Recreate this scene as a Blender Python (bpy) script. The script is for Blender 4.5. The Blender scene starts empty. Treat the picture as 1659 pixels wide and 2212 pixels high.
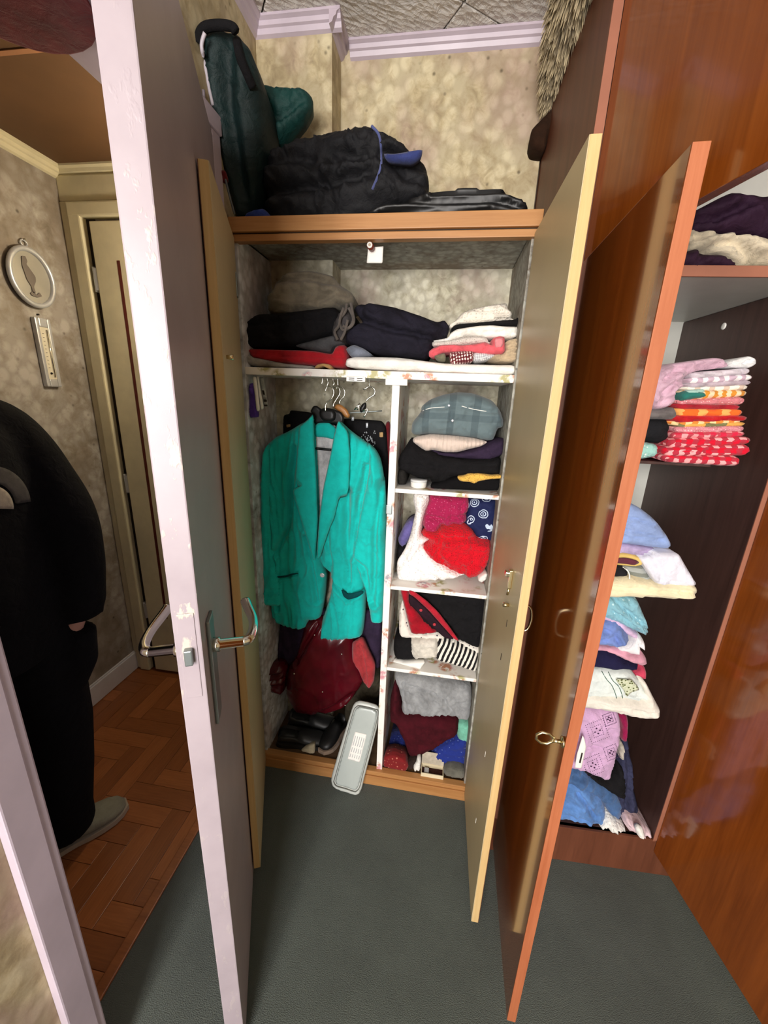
import bpy, bmesh, math, random
import numpy as np
from mathutils import Vector, Matrix, noise
from mathutils.geometry import delaunay_2d_cdt
from mathutils.bvhtree import BVHTree

random.seed(7)
scene = bpy.context.scene
COL = scene.collection
R = math.radians

# ------------------------------------------------------------------ camera
IMG_W, IMG_H, FPX = 1659.0, 2212.0, 846.4
CAM_O = Vector((0.0, 0.0, 1.45))
_p, _r, _y = R(16.35), R(-2.24), R(-8.09)
FWD = Vector((math.sin(_y) * math.cos(_p), math.cos(_y) * math.cos(_p), -math.sin(_p)))
_rt = Vector((math.cos(_y), -math.sin(_y), 0)); _dn = FWD.cross(_rt)
RGT = math.cos(_r) * _rt + math.sin(_r) * _dn
DWN = -math.sin(_r) * _rt + math.cos(_r) * _dn
cam_data = bpy.data.cameras.new('camera')
cam_data.sensor_fit = 'HORIZONTAL'; cam_data.sensor_width = 36.0
cam_data.lens = FPX / IMG_W * 36.0
cam_data.clip_start = 0.02; cam_data.clip_end = 50
cam = bpy.data.objects.new('camera', cam_data); COL.objects.link(cam)
UP, BK = -DWN, -FWD
cam.matrix_world = Matrix(((RGT.x, UP.x, BK.x, CAM_O.x), (RGT.y, UP.y, BK.y, CAM_O.y),
                           (RGT.z, UP.z, BK.z, CAM_O.z), (0, 0, 0, 1)))
scene.camera = cam

# ------------------------------------------------------------------ world, window light, exposure
world = bpy.data.worlds.new('world'); scene.world = world; world.use_nodes = True
world.node_tree.nodes['Background'].inputs[0].default_value = (0.75, 0.85, 1.0, 1)
world.node_tree.nodes['Background'].inputs[1].default_value = 0.6
def area_light(name, loc, target, sx, sy, power, color):
    d = bpy.data.lights.new(name, 'AREA'); d.shape = 'RECTANGLE'; d.size = sx; d.size_y = sy
    d.energy = power; d.color = color
    o = bpy.data.objects.new(name, d); COL.objects.link(o); o.location = loc
    o.rotation_euler = (Vector(target) - Vector(loc)).to_track_quat('-Z', 'Y').to_euler()
    return o
area_light('window_daylight', (-0.14, -2.36, 1.32), (0.0, 1.2, 1.1), 0.84, 1.85, 78, (1.0, 0.965, 0.945))
area_light('added_sconce_light', (-0.50, -1.30, 1.80), (0.20, 1.0, 1.15), 0.26, 0.26, 14, (1.0, 0.93, 0.85))  # fill light of the added sconce, for the left-facing door faces
scene.view_settings.view_transform = 'Standard'
scene.view_settings.look = 'None'
scene.view_settings.gamma = 1.0
scene.view_settings.use_curve_mapping = False
scene.view_settings.exposure = 0.60

# ------------------------------------------------------------------ pixel -> place helpers
def ray(px, py):
    return RGT * ((px - IMG_W / 2) / FPX) + DWN * ((py - IMG_H / 2) / FPX) + FWD
def at(px, py, Y, lean=None):
    d = ray(px, py)
    if lean:                                   # plane y = Y + k (z - z0)
        z0, k = lean
        t = (Y + k * (CAM_O.z - z0)) / (d.y - k * d.z)
    else:
        t = Y / d.y
    return CAM_O + d * t
def on_floor(px, py, z=0.0):
    d = ray(px, py); return CAM_O + d * ((z - CAM_O.z) / d.z)
def on_x(px, py, X):
    d = ray(px, py); return CAM_O + d * (X / d.x)
CROP = {'K1': (400, 0, .54250), 'K3': (480, 500, .43399), 'K4': (500, 780, .28941), 'K5': (820, 800, .22607),
        'K6': (540, 1240, .31344), 'K7': (1150, 640, .32093), 'E': (900, 640, .13864), 'H': (500, 780, .22905),
        'G': (420, 20, .21705), 'T': (1380, 750, .16818), 'N': (1220, 1180, .18083), 'B': (1200, 1530, .14013),
        'M': (1400, 250, .20346), 'D': (700, 1500, .10853), 'S': (560, 1500, .12056), 'F': (700, 0, .38577),
        'Q': (820, 1580, .12055), 'P': (0, 0, 1.0)}
def W(K, pts, Y, lean=None):
    ox, oy, s = CROP[K]
    return [at(ox + a * s, oy + b * s, Y, lean) for a, b in pts]

# ------------------------------------------------------------------ object helpers
def tag(o, label=None, cat=None, group=None, kind=None):
    if label: o['label'] = label
    if cat: o['category'] = cat
    if group: o['group'] = group
    if kind: o['kind'] = kind
    return o
def wloc(o):
    v = Vector((0, 0, 0))
    while o: v += Vector(o.location); o = o.parent
    return v
def empty(name, loc, rz=0.0):
    o = bpy.data.objects.new(name, None); COL.objects.link(o)
    o.location = loc; o.rotation_euler = (0, 0, rz); o.empty_display_size = .05
    return o
def link(name, me, mat, parent=None, loc=(0, 0, 0), smooth=False, rot=None):
    o = bpy.data.objects.new(name, me); COL.objects.link(o); o.location = loc
    if rot: o.rotation_euler = rot
    if mat: me.materials.append(mat)
    if smooth:
        for p in me.polygons: p.use_smooth = True
    if parent: o.parent = parent
    return o
def mesh_from(bm, name):
    me = bpy.data.meshes.new(name); bm.normal_update(); bm.to_mesh(me); bm.free(); return me
def bbox(bm, x0, x1, y0, y1, z0, z1, bev=0.0):
    c = bmesh.ops.create_cube(bm, size=1.0)
    bmesh.ops.scale(bm, vec=(x1 - x0, y1 - y0, z1 - z0), verts=c['verts'])
    bmesh.ops.translate(bm, vec=((x0 + x1) / 2, (y0 + y1) / 2, (z0 + z1) / 2), verts=c['verts'])
    if bev > 0:
        es = list({e for v in c['verts'] for e in v.link_edges})
        bmesh.ops.bevel(bm, geom=es, offset=bev, segments=2, affect='EDGES', profile=.6)
def box(name, x0, x1, y0, y1, z0, z1, mat, parent=None, bev=0.002, kind=None, org=None):
    bm = bmesh.new(); bbox(bm, x0, x1, y0, y1, z0, z1, bev)
    loc = (0, 0, 0)
    if org is None and parent is None: org = ((x0 + x1) / 2, (y0 + y1) / 2, z0)
    if org is not None:
        bmesh.ops.translate(bm, vec=(-org[0], -org[1], -org[2]), verts=bm.verts); loc = org
    o = link(name, mesh_from(bm, name), mat, parent, loc)
    if kind: o['kind'] = kind
    return o
def tube_bm(bm, path, rad, n=8, closed=False, cap=True):
    path = [Vector(p) for p in path]; m = len(path)
    rads = rad if isinstance(rad, (list, tuple)) else [rad] * m
    rings = []; prev = None
    for i, p in enumerate(path):
        a = path[(i - 1) % m] if (closed or i > 0) else p
        b = path[(i + 1) % m] if (closed or i < m - 1) else p
        t = (b - a).normalized()
        if prev is None:
            u = t.orthogonal().normalized()
        else:
            u = (prev - t * prev.dot(t))
            u = u.normalized() if u.length > 1e-6 else t.orthogonal().normalized()
        prev = u; v = t.cross(u)
        rings.append([bm.verts.new(p + (u * math.cos(2 * math.pi * k / n) + v * math.sin(2 * math.pi * k / n)) * rads[i]) for k in range(n)])
    for i in range(m if closed else m - 1):
        A, B = rings[i], rings[(i + 1) % m]
        for k in range(n):
            bm.faces.new((A[k], A[(k + 1) % n], B[(k + 1) % n], B[k]))
    if cap and not closed:
        bm.faces.new(list(reversed(rings[0]))); bm.faces.new(rings[-1])
def tube(name, path, rad, mat, parent=None, n=8, closed=False, spl=0):
    if spl:
        if isinstance(rad, (list, tuple)):
            k = len(path); q = spline(path, spl, closed)
            rad = [float(np.interp(i / max(1, len(q) - 1) * (k - 1), range(k), rad)) for i in range(len(q))]
        path = spline(path, spl, closed)
    path = [Vector(p) for p in path]
    org = Vector((0, 0, 0)) if parent else Vector(path[0])
    bm = bmesh.new(); tube_bm(bm, [p - org for p in path], rad, n, closed)
    return link(name, mesh_from(bm, name), mat, parent, org, smooth=True)
def spline(P, n=6, closed=False):
    P = [Vector(p) for p in P]; out = []; m = len(P)
    rng = range(m if closed else m - 1)
    for i in rng:
        p0 = P[(i - 1) % m] if (closed or i > 0) else P[i]
        p1, p2 = P[i], P[(i + 1) % m]
        p3 = P[(i + 2) % m] if (closed or i + 2 < m) else p2
        for k in range(n):
            t = k / n
            out.append(.5 * ((2 * p1) + (p2 - p0) * t + (2 * p0 - 5 * p1 + 4 * p2 - p3) * t * t + (3 * p1 - p0 - 3 * p2 + p3) * t ** 3))
    if not closed: out.append(P[-1])
    return out
def lathe(name, prof, mat, parent=None, loc=(0, 0, 0), n=24, rot=None):
    bm = bmesh.new(); rings = []
    for r, z in prof:
        rings.append([bm.verts.new((r * math.cos(2 * math.pi * k / n), r * math.sin(2 * math.pi * k / n), z)) for k in range(n)])
    for A, B in zip(rings, rings[1:]):
        for k in range(n): bm.faces.new((A[k], A[(k + 1) % n], B[(k + 1) % n], B[k]))
    bm.faces.new(list(reversed(rings[0]))); bm.faces.new(rings[-1])
    bmesh.ops.recalc_face_normals(bm, faces=bm.faces)
    return link(name, mesh_from(bm, name), mat, parent, loc, smooth=True, rot=rot)

# ---- soft outline solid: a traced outline with rounded front, wrinkles, real depth and a back
def chaikin(P, n):
    for it in range(n):
        Q = []; k = .12 if it == 0 else .25
        for i in range(len(P)):
            a, b = P[i], P[(i + 1) % len(P)]
            Q.append((a[0] * (1 - k) + b[0] * k, a[1] * (1 - k) + b[1] * k)); Q.append((a[0] * k + b[0] * (1 - k), a[1] * k + b[1] * (1 - k)))
        P = Q
    return P
def resample(P, step):
    out = []; 
    P = [np.array(p) for p in P]; L = [np.linalg.norm(P[(i + 1) % len(P)] - P[i]) for i in range(len(P))]
    tot = sum(L); n = max(12, int(tot / step)); s = tot / n; acc = 0; i = 0
    for k in range(n):
        t = k * s
        while acc + L[i] < t - 1e-12 and i < len(P) - 1: acc += L[i]; i += 1
        f = (t - acc) / L[i] if L[i] > 1e-12 else 0
        out.append(P[i] * (1 - f) + P[(i + 1) % len(P)] * f)
    return np.array(out)
def seg_dist(pts, A, B):
    d = np.full(len(pts), 1e9)
    for a, b in zip(A, B):
        ab = b - a; L = ab @ ab + 1e-12
        t = np.clip(((pts - a) @ ab) / L, 0, 1)
        q = pts - (a + t[:, None] * ab); d = np.minimum(d, np.sqrt((q * q).sum(1)))
    return d
def inside(pts, P):
    r = np.zeros(len(pts), bool); j = len(P) - 1
    for i in range(len(P)):
        xi, yi = P[i]; xj, yj = P[j]
        c = ((yi > pts[:, 1]) != (yj > pts[:, 1])) & (pts[:, 0] < (xj - xi) * (pts[:, 1] - yi) / (yj - yi + 1e-15) + xi)
        r ^= c; j = i
    return r
def soft(name, pts, D, mat, parent=None, bulge=.014, edge=.022, wr=.003, freq=(14, 14), seed=0, res=.011,
         back=.9, backz=None, base=None, creases=(), sm=2, lean=None, rnd=1.0):
    """pts: outline in the world on one (leaning) plane; bulge towards the room, D metres of body behind it."""
    res = max(.0045, res * .62)
    Y0 = [p.y for p in pts]; P = [(p.x, p.z) for p in pts]
    if base is not None:
        z = [p[1] for p in P]; lo, hi = min(z), max(z)
        k = (hi - base) / max(hi - lo, 1e-6)
        P = [(a, base + (b - lo) * k) for a, b in P]
    if lean: ypl = lambda z: lean[2] + lean[1] * (z - lean[0])
    else:
        yy = sum(Y0) / len(Y0); ypl = lambda z: yy
    P = chaikin(P, sm) if sm else P
    B = resample(P, res); nb = len(B)
    lo, hi = B.min(0), B.max(0)
    gx = np.arange(lo[0], hi[0], res); gz = np.arange(lo[1], hi[1], res * .87)
    G = np.array([(x + (res / 2 if j % 2 else 0), z) for j, z in enumerate(gz) for x in gx]) if len(gx) and len(gz) else np.zeros((0, 2))
    if len(G):
        G = G[inside(G, B)]
        if len(G): G = G[seg_dist(G, B, np.roll(B, -1, 0)) > res * .55]
    V = [Vector(b) for b in B] + [Vector(g) for g in G]
    ov, oe, of, orig, _, _ = delaunay_2d_cdt(V, [(i, (i + 1) % nb) for i in range(nb)], [], 1, 1e-7)
    A = np.array([(v.x, v.y) for v in ov])
    d = seg_dist(A, B, np.roll(B, -1, 0))
    edge *= .7
    w = np.clip(d / edge, 0, 1); prof = np.sqrt(np.clip(1 - (1 - w) ** 2, 0, 1)) ** rnd
    off = np.zeros(len(A))
    for i, (x, z) in enumerate(A):
        n1 = noise.noise((x * freq[0] + seed * 3.1, z * freq[1] + seed * 1.7, seed * .77))
        n2 = noise.noise((x * freq[0] * 2.3 + 9 + seed, z * freq[1] * 2.3 + seed, 4.2 + seed))
        n3 = noise.noise((x * freq[0] * 1.4 + 2 * n2 + seed * 5.3, z * freq[1] * 1.4 + 1.5 * n1, seed * 2.9 + 7))
        rid = max(0.0, 1 - abs(n3) * 3.2)
        n4 = noise.noise((x * freq[0] * 3.1 - 3 * n1 + seed, z * freq[1] * 3.1 + 2 * n2, 1.3 + seed)); rid2 = max(0.0, 1 - abs(n4) * 4)
        off[i] = wr * (1.7 * (abs(n1) * 2 - .6) + .9 * n2 - 1.7 * rid * rid - .7 * rid2 * rid2)
    yf = -bulge * prof + off * (.25 + .75 * prof)
    for line, cw, cd in creases:
        L = np.array([(p.x, p.z) for p in line]); dd = seg_dist(A, L[:-1], L[1:])
        yf += 1.7 * cd * np.exp(-(dd / cw) ** 2) - .55 * cd * np.exp(-((dd - 2.2 * cw) / (1.3 * cw)) ** 2)
    cx = (lo[0] + hi[0]) / 2; zb = lo[1] if base is None else base
    bz = back if backz is None else backz
    org = Vector((cx, ypl(zb) + D / 2, zb))
    verts = []; faces = []
    for (x, z), o in zip(A, yf): verts.append((x - org.x, ypl(z) + bulge + o - org.y, z - org.z))
    n = len(A)
    for (x, z) in A:
        xb, zz = cx + (x - cx) * back, zb + (z - zb) * bz
        verts.append((xb - org.x, ypl(z) + bulge + D - org.y, zz - org.z))
    m1 = {}
    bidx = [None] * nb
    for j, ol in enumerate(orig):
        for q in ol:
            if q < nb: bidx[q] = j
    for f in of:
        a, b, c = f
        faces.append((a, b, c)); faces.append((a + n, c + n, b + n))
    ring = [q for q in bidx if q is not None]
    k0 = len(verts)
    for q in ring:                              # middle ring of the flank
        x, z = A[q]; s = 1 - (1 - back) * .35; sz = 1 - (1 - bz) * .35
        verts.append((cx + (x - cx) * s - org.x, ypl(z) + bulge + D * .45 - org.y, zb + (z - zb) * sz - org.z))
    for i in range(len(ring)):
        j = (i + 1) % len(ring); a, b = ring[i], ring[j]
        faces.append((a, k0 + i, k0 + j, b)); faces.append((k0 + i, a + n, b + n, k0 + j))
    me = bpy.data.meshes.new(name); me.from_pydata(verts, [], faces); me.update()
    bm = bmesh.new(); bm.from_mesh(me); bmesh.ops.recalc_face_normals(bm, faces=bm.faces); bm.to_mesh(me); bm.free()
    loc = org
    o = link(name, me, mat, None, loc, smooth=True)
    if parent:
        o.parent = parent; o.location = org - wloc(parent)
    return o
EXT = {'T': (215, 480), 'N': (440, 330), 'K7': (485, 260), 'B': (135, 400), 'M': (385, 380)}   # linen runs on to the wardrobe's left side
def cloth(name, label, cat, K, pts, Y, D, mat, group=None, lean=None, cr=(), **kw):
    if K in EXT: pts = [(a - EXT[K][1] if a <= EXT[K][0] else a, b) for a, b in pts]
    w = W(K, pts, Y, lean)
    cl = [(W(K, l, Y, lean), cw, cd) for l, cw, cd in cr]
    o = soft(name, w, D, mat, creases=cl, lean=(lean[0], lean[1], Y) if lean else None, **kw)
    return tag(o, label, cat, group)
def part(name, parent, K, pts, Y, D, mat, lean=None, cr=(), label=None, **kw):
    w = W(K, pts, Y, lean)
    cl = [(W(K, l, Y, lean), cw, cd) for l, cw, cd in cr]
    o = soft(name, w, D, mat, parent=parent, creases=cl, lean=(lean[0], lean[1], Y) if lean else None, **kw)
    if label: o['label'] = label
    return o
def on_surface(o, p, off=.0):
    """first point of o's mesh met from the room side towards p"""
    if 'bvh' not in BV or BV.get('o') is not o.data:
        BV['o'] = o.data; BV['bvh'] = BVHTree.FromPolygons([v.co for v in o.data.vertices], [tuple(f.vertices) for f in o.data.polygons])
    wl = wloc(o); d = (p - CAM_O).normalized()
    h = BV['bvh'].ray_cast(CAM_O - wl, d)
    return (h[0] + wl - d * off) if h[0] is not None else p
BV = {}
def ptube(name, parent, K, pts, Y, rad, mat, spl=4, lean=None, n=6, on=None, off=.0):
    w = W(K, pts, Y, lean); w = spline(w, spl)
    if on: w = [on_surface(on, p, off) for p in w]
    bm = bmesh.new(); tube_bm(bm, [p - wloc(parent) for p in w], rad, n)
    return link(name, mesh_from(bm, name), mat, parent, (0, 0, 0), smooth=True)

# ------------------------------------------------------------------ materials
def lin(c):
    return tuple(((v / 255) / 12.92 if v / 255 <= .04045 else ((v / 255 + .055) / 1.055) ** 2.4) for v in c) + (1,)
class N:
    def __init__(s, name):
        s.m = bpy.data.materials.new(name); s.m.use_nodes = True; s.t = s.m.node_tree
        s.b = s.t.nodes['Principled BSDF']; s.tc = None
    def add(s, typ, **kw):
        n = s.t.nodes.new(typ)
        for k, v in kw.items(): setattr(n, k, v)
        return n
    def ln(s, a, b): s.t.links.new(a, b)
    def co(s, scale=(1, 1, 1), rot=(0, 0, 0), loc=(0, 0, 0), kind='Object'):
        if s.tc is None: s.tc = s.add('ShaderNodeTexCoord')
        mp = s.add('ShaderNodeMapping'); mp.inputs['Scale'].default_value = scale
        mp.inputs['Rotation'].default_value = rot; mp.inputs['Location'].default_value = loc
        s.ln(s.tc.outputs[kind], mp.inputs['Vector']); return mp.outputs['Vector']
    def noise(s, scale, detail=3, rough=.5, vec=None, dist=0):
        n = s.add('ShaderNodeTexNoise'); n.inputs['Scale'].default_value = scale; n.inputs['Detail'].default_value = detail
        n.inputs['Roughness'].default_value = rough; n.inputs['Distortion'].default_value = dist
        s.ln(vec if vec is not None else s.co(), n.inputs['Vector']); return n.outputs['Fac']
    def voro(s, scale, vec=None, feature='F1', out='Distance', rnd=1.0):
        n = s.add('ShaderNodeTexVoronoi'); n.feature = feature; n.inputs['Scale'].default_value = scale
        n.inputs['Randomness'].default_value = rnd
        s.ln(vec if vec is not None else s.co(), n.inputs['Vector']); return n.outputs[out]
    def ramp(s, fac, stops, interp='LINEAR'):
        r = s.add('ShaderNodeValToRGB'); r.color_ramp.interpolation = interp
        e = r.color_ramp.elements
        while len(e) < len(stops): e.new(.5)
        for el, (p, c) in zip(e, stops): el.position = p; el.color = c if len(c) == 4 else lin(c)
        s.ln(fac, r.inputs['Fac']); return r.outputs['Color']
    def mix(s, fac, a, b, blend='MIX'):
        n = s.add('ShaderNodeMix', data_type='RGBA', blend_type=blend)
        for sock, v in ((n.inputs[0], fac), (n.inputs[6], a), (n.inputs[7], b)):
            if isinstance(v, (int, float)): sock.default_value = v
            elif isinstance(v, tuple): sock.default_value = v if len(v) == 4 else lin(v)
            else: s.ln(v, sock)
        return n.outputs[2]
    def math(s, op, a, b=None):
        n = s.add('ShaderNodeMath', operation=op)
        for sock, v in zip(n.inputs, (a, b)):
            if v is None: continue
            if isinstance(v, (int, float)): sock.default_value = v
            else: s.ln(v, sock)
        return n.outputs[0]
    def sep(s, vec):
        n = s.add('ShaderNodeSeparateXYZ'); s.ln(vec, n.inputs[0]); return n.outputs
    def color(s, c):
        if isinstance(c, tuple): s.b.inputs['Base Color'].default_value = c if len(c) == 4 else lin(c)
        else: s.ln(c, s.b.inputs['Base Color'])
    def bump(s, h, strength=.3, dist=.002):
        n = s.add('ShaderNodeBump'); n.inputs['Strength'].default_value = strength; n.inputs['Distance'].default_value = dist
        s.ln(h, n.inputs['Height']); s.ln(n.outputs['Normal'], s.b.inputs['Normal'])
    def set(s, rough=.5, metal=0, spec=None, coat=0, coat_r=.05, sheen=0):
        s.b.inputs['Roughness'].default_value = rough; s.b.inputs['Metallic'].default_value = metal
        if spec is not None: s.b.inputs['Specular IOR Level'].default_value = spec
        s.b.inputs['Coat Weight'].default_value = coat; s.b.inputs['Coat Roughness'].default_value = coat_r
        s.b.inputs['Sheen Weight'].default_value = sheen
        return s.m
def paint(name, c, rough=.45, var=.06, spec=.4, metal=0, bs=0.0, scale=6):
    n = N(name); d = tuple(v * (1 - var * 2) for v in c)
    n.color(n.ramp(n.noise(scale, 4, .6), [(.3, d), (.65, c)]))
    if bs: n.bump(n.noise(60, 3), bs, .002)
    return n.set(rough, metal, spec)
FAB = {}
def fabric(c, key=None, rough=.92, weave=900, bump=.25, var=.12, sheen=.15, fold=.35, spec=.15):
    key = key or 'fabric_%d_%d_%d_%g' % (c[0], c[1], c[2], rough)
    if key in FAB: return FAB[key]
    n = N(key); d = tuple(v * (1 - var * 2.0) for v in c)
    n.color(n.ramp(n.noise(22, 4, .65), [(.3, d), (.62, c)]))
    h = n.math('ADD', n.math('MULTIPLY', n.noise(weave, 2), .12), n.math('MULTIPLY', n.noise(38, 3, .55, dist=.6), fold * 2))
    n.bump(h, min(1.0, bump * 3), .008)
    FAB[key] = n.set(rough, 0, spec, sheen=sheen if max(c) > 90 else 0.0); return FAB[key]
def wood(name, c1, c2, rough=.35, grain=(3, 60, 60), spec=.5, coat=0, coat_r=.08, bmp=.05):
    """grain: small number along the grain axis"""
    n = N(name); v = n.co(grain)
    a = n.noise(1.0, 5, .6, v, .8); b = n.noise(5.0, 3, .6, v, .3)
    f = n.math('ADD', n.math('MULTIPLY', a, .7), n.math('MULTIPLY', b, .3))
    n.color(n.ramp(f, [(.3, c2), (.68, c1)]))
    if bmp: n.bump(f, bmp, .001)
    return n.set(rough, 0, spec, coat=coat, coat_r=coat_r)
def wallpaper(name, base, pale, dark, mauve, scale=1.0, spots=True):
    n = N(name); v = n.co((scale, scale, scale))
    a = n.math('ADD', n.math('MULTIPLY', n.noise(6, 3, .5, v, .25), .45), n.math('MULTIPLY', n.noise(26, 5, .66, v, .5), .6))
    c = n.ramp(a, [(.33, dark), (.46, base), (.60, pale)])
    c = n.mix(n.math('MULTIPLY', n.ramp(n.noise(4.5, 3, .5, n.co((scale, scale, scale * .7), loc=(3, 1, 2)), .3), [(.50, (0, 0, 0, 1)), (.62, (1, 1, 1, 1))]), .65), c, mauve)
    fl = n.ramp(n.voro(17, n.co((scale, scale, scale), loc=(.3, .1, .7)), 'SMOOTH_F1'), [(.08, (1, 1, 1, 1)), (.28, (0, 0, 0, 1))])
    c = n.mix(n.math('MULTIPLY', fl, .4), c, pale)
    pet = n.voro(30, n.co((scale, scale, scale * .85), loc=(1.3, .4, .2)))
    c = n.mix(n.math('MULTIPLY', n.ramp(pet, [(.36, (0, 0, 0, 1)), (.62, (1, 1, 1, 1))]), .38), c, dark)
    c = n.mix(n.math('MULTIPLY', n.ramp(pet, [(.10, (1, 1, 1, 1)), (.30, (0, 0, 0, 1))]), .12), c, pale)
    if spots:
        sp = n.ramp(n.voro(26, v), [(.05, (1, 1, 1, 1)), (.17, (0, 0, 0, 1))])
        gate = n.ramp(n.noise(9, 3, .5, v), [(.48, (0, 0, 0, 1)), (.58, (1, 1, 1, 1))])
        c = n.mix(n.math('MULTIPLY', n.math('MULTIPLY', sp, gate), .75), c, tuple(x * .62 for x in dark))
    n.color(c); n.bump(n.noise(70, 3, .6, v), .2, .002)
    return n.set(.75, 0, .25)

# ================================================================== MATERIALS OF THE PLACE
M = {}
M['paper_room'] = wallpaper('room_wallpaper', (186, 170, 134), (212, 200, 166), (138, 122, 94), (170, 144, 134), 1.0)
M['paper_hall'] = wallpaper('hall_wallpaper', (150, 143, 132), (178, 174, 168), (116, 106, 93), (136, 124, 110), .8)
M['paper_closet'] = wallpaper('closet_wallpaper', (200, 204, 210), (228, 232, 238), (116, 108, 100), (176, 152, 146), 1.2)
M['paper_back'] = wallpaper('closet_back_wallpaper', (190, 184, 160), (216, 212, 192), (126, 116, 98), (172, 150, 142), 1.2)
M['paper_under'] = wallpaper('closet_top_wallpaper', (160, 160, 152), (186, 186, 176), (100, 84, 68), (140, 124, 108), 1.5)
def shelf_paper():
    n = N('shelf_floral_paper'); v = n.co((1, 1, 1))
    bl = n.ramp(n.voro(17, v), [(.34, (1, 1, 1, 1)), (.50, (0, 0, 0, 1))])
    hue = n.ramp(n.noise(11, 2, .5, v), [(.36, (176, 170, 120)), (.46, (196, 140, 110)), (.55, (214, 150, 158)), (.66, (168, 158, 168))], 'CONSTANT')
    det = n.math('MULTIPLY', bl, n.ramp(n.noise(60, 3, .6, v), [(.4, (0, 0, 0, 1)), (.55, (1, 1, 1, 1))]))
    n.color(n.mix(det, (244, 240, 234), hue)); return n.set(.5, 0, .35)
M['shelf_paper'] = shelf_paper()
M['lilac'] = paint('lilac_white_paint', (196, 182, 194), .38, .03, .45, scale=9, bs=.05)
def worn():
    n = N('worn_lilac_paint'); s = n.sep(n.co())
    c = n.ramp(n.noise(9, 4, .6), [(.3, (158, 146, 153)), (.65, (168, 156, 163))])
    near = n.math('GREATER_THAN', s[0], .651)
    band = n.ramp(n.math('MULTIPLY', s[2], .5), [(.45, (.15, .15, .15, 1)), (.56, (1, 1, 1, 1)), (.80, (.7, .7, .7, 1)), (.86, (0, 0, 0, 1))])
    chip = n.ramp(n.noise(34, 4, .65, n.co((1, 1, .55))), [(.60, (0, 0, 0, 1)), (.66, (1, 1, 1, 1))])
    n.color(n.mix(n.math('MULTIPLY', n.math('MULTIPLY', near, band), chip), c, (200, 192, 178)))
    n.bump(chip, .3, .0008); return n.set(.38, 0, .45)
M['lilac_worn'] = worn()
M['cream_paint'] = paint('cream_hall_paint', (226, 218, 184), .45, .05)
M['white_paint'] = paint('white_skirting_paint', (222, 222, 228), .4, .03)
M['hall_ceiling'] = paint('brown_ceiling_board', (98, 70, 46), .6, .06, .25, scale=3)
M['hall_batten'] = paint('ceiling_joint_tape', (150, 104, 72), .6, .04)
def tile_mat():
    n = N('embossed_ceiling_tile'); v = n.co((1, 1, 1))
    n.color((216, 210, 204))
    w = n.noise(16, 5, .6, v, 3.0); k = n.voro(34, n.co((1, 2.2, 1), rot=(0, 0, .7)))
    n.bump(n.math('ADD', w, n.math('MULTIPLY', k, .7)), 1.0, .014); return n.set(.45, 0, .4)
M['tile'] = tile_mat()
def carpet():
    n = N('grey_green_carpet'); v = n.co()
    a = n.noise(3.5, 4, .6, v); b = n.noise(420, 2, .5, v)
    c = n.ramp(a, [(.3, (82, 88, 83)), (.7, (97, 104, 98))])
    n.color(n.mix(n.math('MULTIPLY', b, .35), c, (59, 63, 59))); n.bump(b, .8, .004); return n.set(.98, 0, .1, sheen=.2)
M['carpet'] = carpet()
M['parquet'] = wood('parquet_oak', (186, 116, 66), (140, 82, 42), .3, (3, 40, 40), .5, coat=.25, coat_r=.25)
M['parquet2'] = wood('parquet_oak_dark', (166, 100, 54), (122, 70, 36), .32, (3, 40, 40), .5, coat=.25, coat_r=.25)
M['mortar'] = paint('dark_subfloor', (58, 32, 18), .8)
M['pale_edge'] = wood('pale_board_edge', (212, 182, 130), (194, 160, 104), .5, (60, 60, 2.5), .3)
M['door_in'] = paint('beige_laminate', (198, 180, 140), .42, .03, .4, scale=3)
M['beech'] = wood('beech_board', (186, 136, 84), (164, 112, 64), .42, (2.5, 60, 60), .4)
M['floor_board'] = wood('shaded_cupboard_floor', (104, 80, 58), (78, 58, 42), .6, (3, 50, 50), .3)  # wood darkened to stand in for the shadow on the cupboard floor
M['veneer'] = wood('glossy_mahogany_veneer', (138, 72, 22), (104, 49, 12), .12, (26, 26, 1.3), .5, coat=.3, coat_r=.04, bmp=0)
M['veneer_side'] = wood('matt_mahogany_side', (112, 66, 46), (86, 48, 32), .45, (20, 20, 1.6), .3)
M['veneer_edge'] = wood('orange_wood_edge', (172, 104, 70), (150, 82, 50), .5, (60, 60, 3), .3)
M['pink_edge'] = paint('pinkish_brown_edging', (158, 102, 80), .5, .05)
M['dark_in'] = wood('dark_brown_wardrobe_lining', (78, 54, 48), (56, 36, 32), .4, (30, 30, 2), .4)
M['grey_in'] = paint('grey_white_melamine', (206, 206, 198), .4, .03)
M['chrome'] = N('chrome').set(.14, 1.0); M['chrome'].node_tree.nodes['Principled BSDF'].inputs['Base Color'].default_value = (.8, .78, .72, 1)
M['brass'] = N('worn_brass').set(.25, 1.0); M['brass'].node_tree.nodes['Principled BSDF'].inputs['Base Color'].default_value = (.72, .60, .36, 1)
M['steel'] = paint('grey_steel_plate', (150, 158, 158), .35, .05, .5, metal=.7)
M['silver'] = paint('brushed_silver_frame', (206, 210, 216), .3, .05, .6, metal=.35)
M['black'] = paint('black_plastic', (22, 21, 22), .4, .05)
M['white'] = paint('white_plastic', (240, 238, 232), .4, .02)
M['paperw'] = paint('white_paper', (240, 238, 232), .8, .02)
M['gap'] = paint('dark_gap_paint', (44, 34, 24), .7)
M['skin'] = paint('skin', (206, 158, 140), .55, .05, .4)
M['hair'] = paint('dark_hair', (44, 32, 24), .55, .1)

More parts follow.
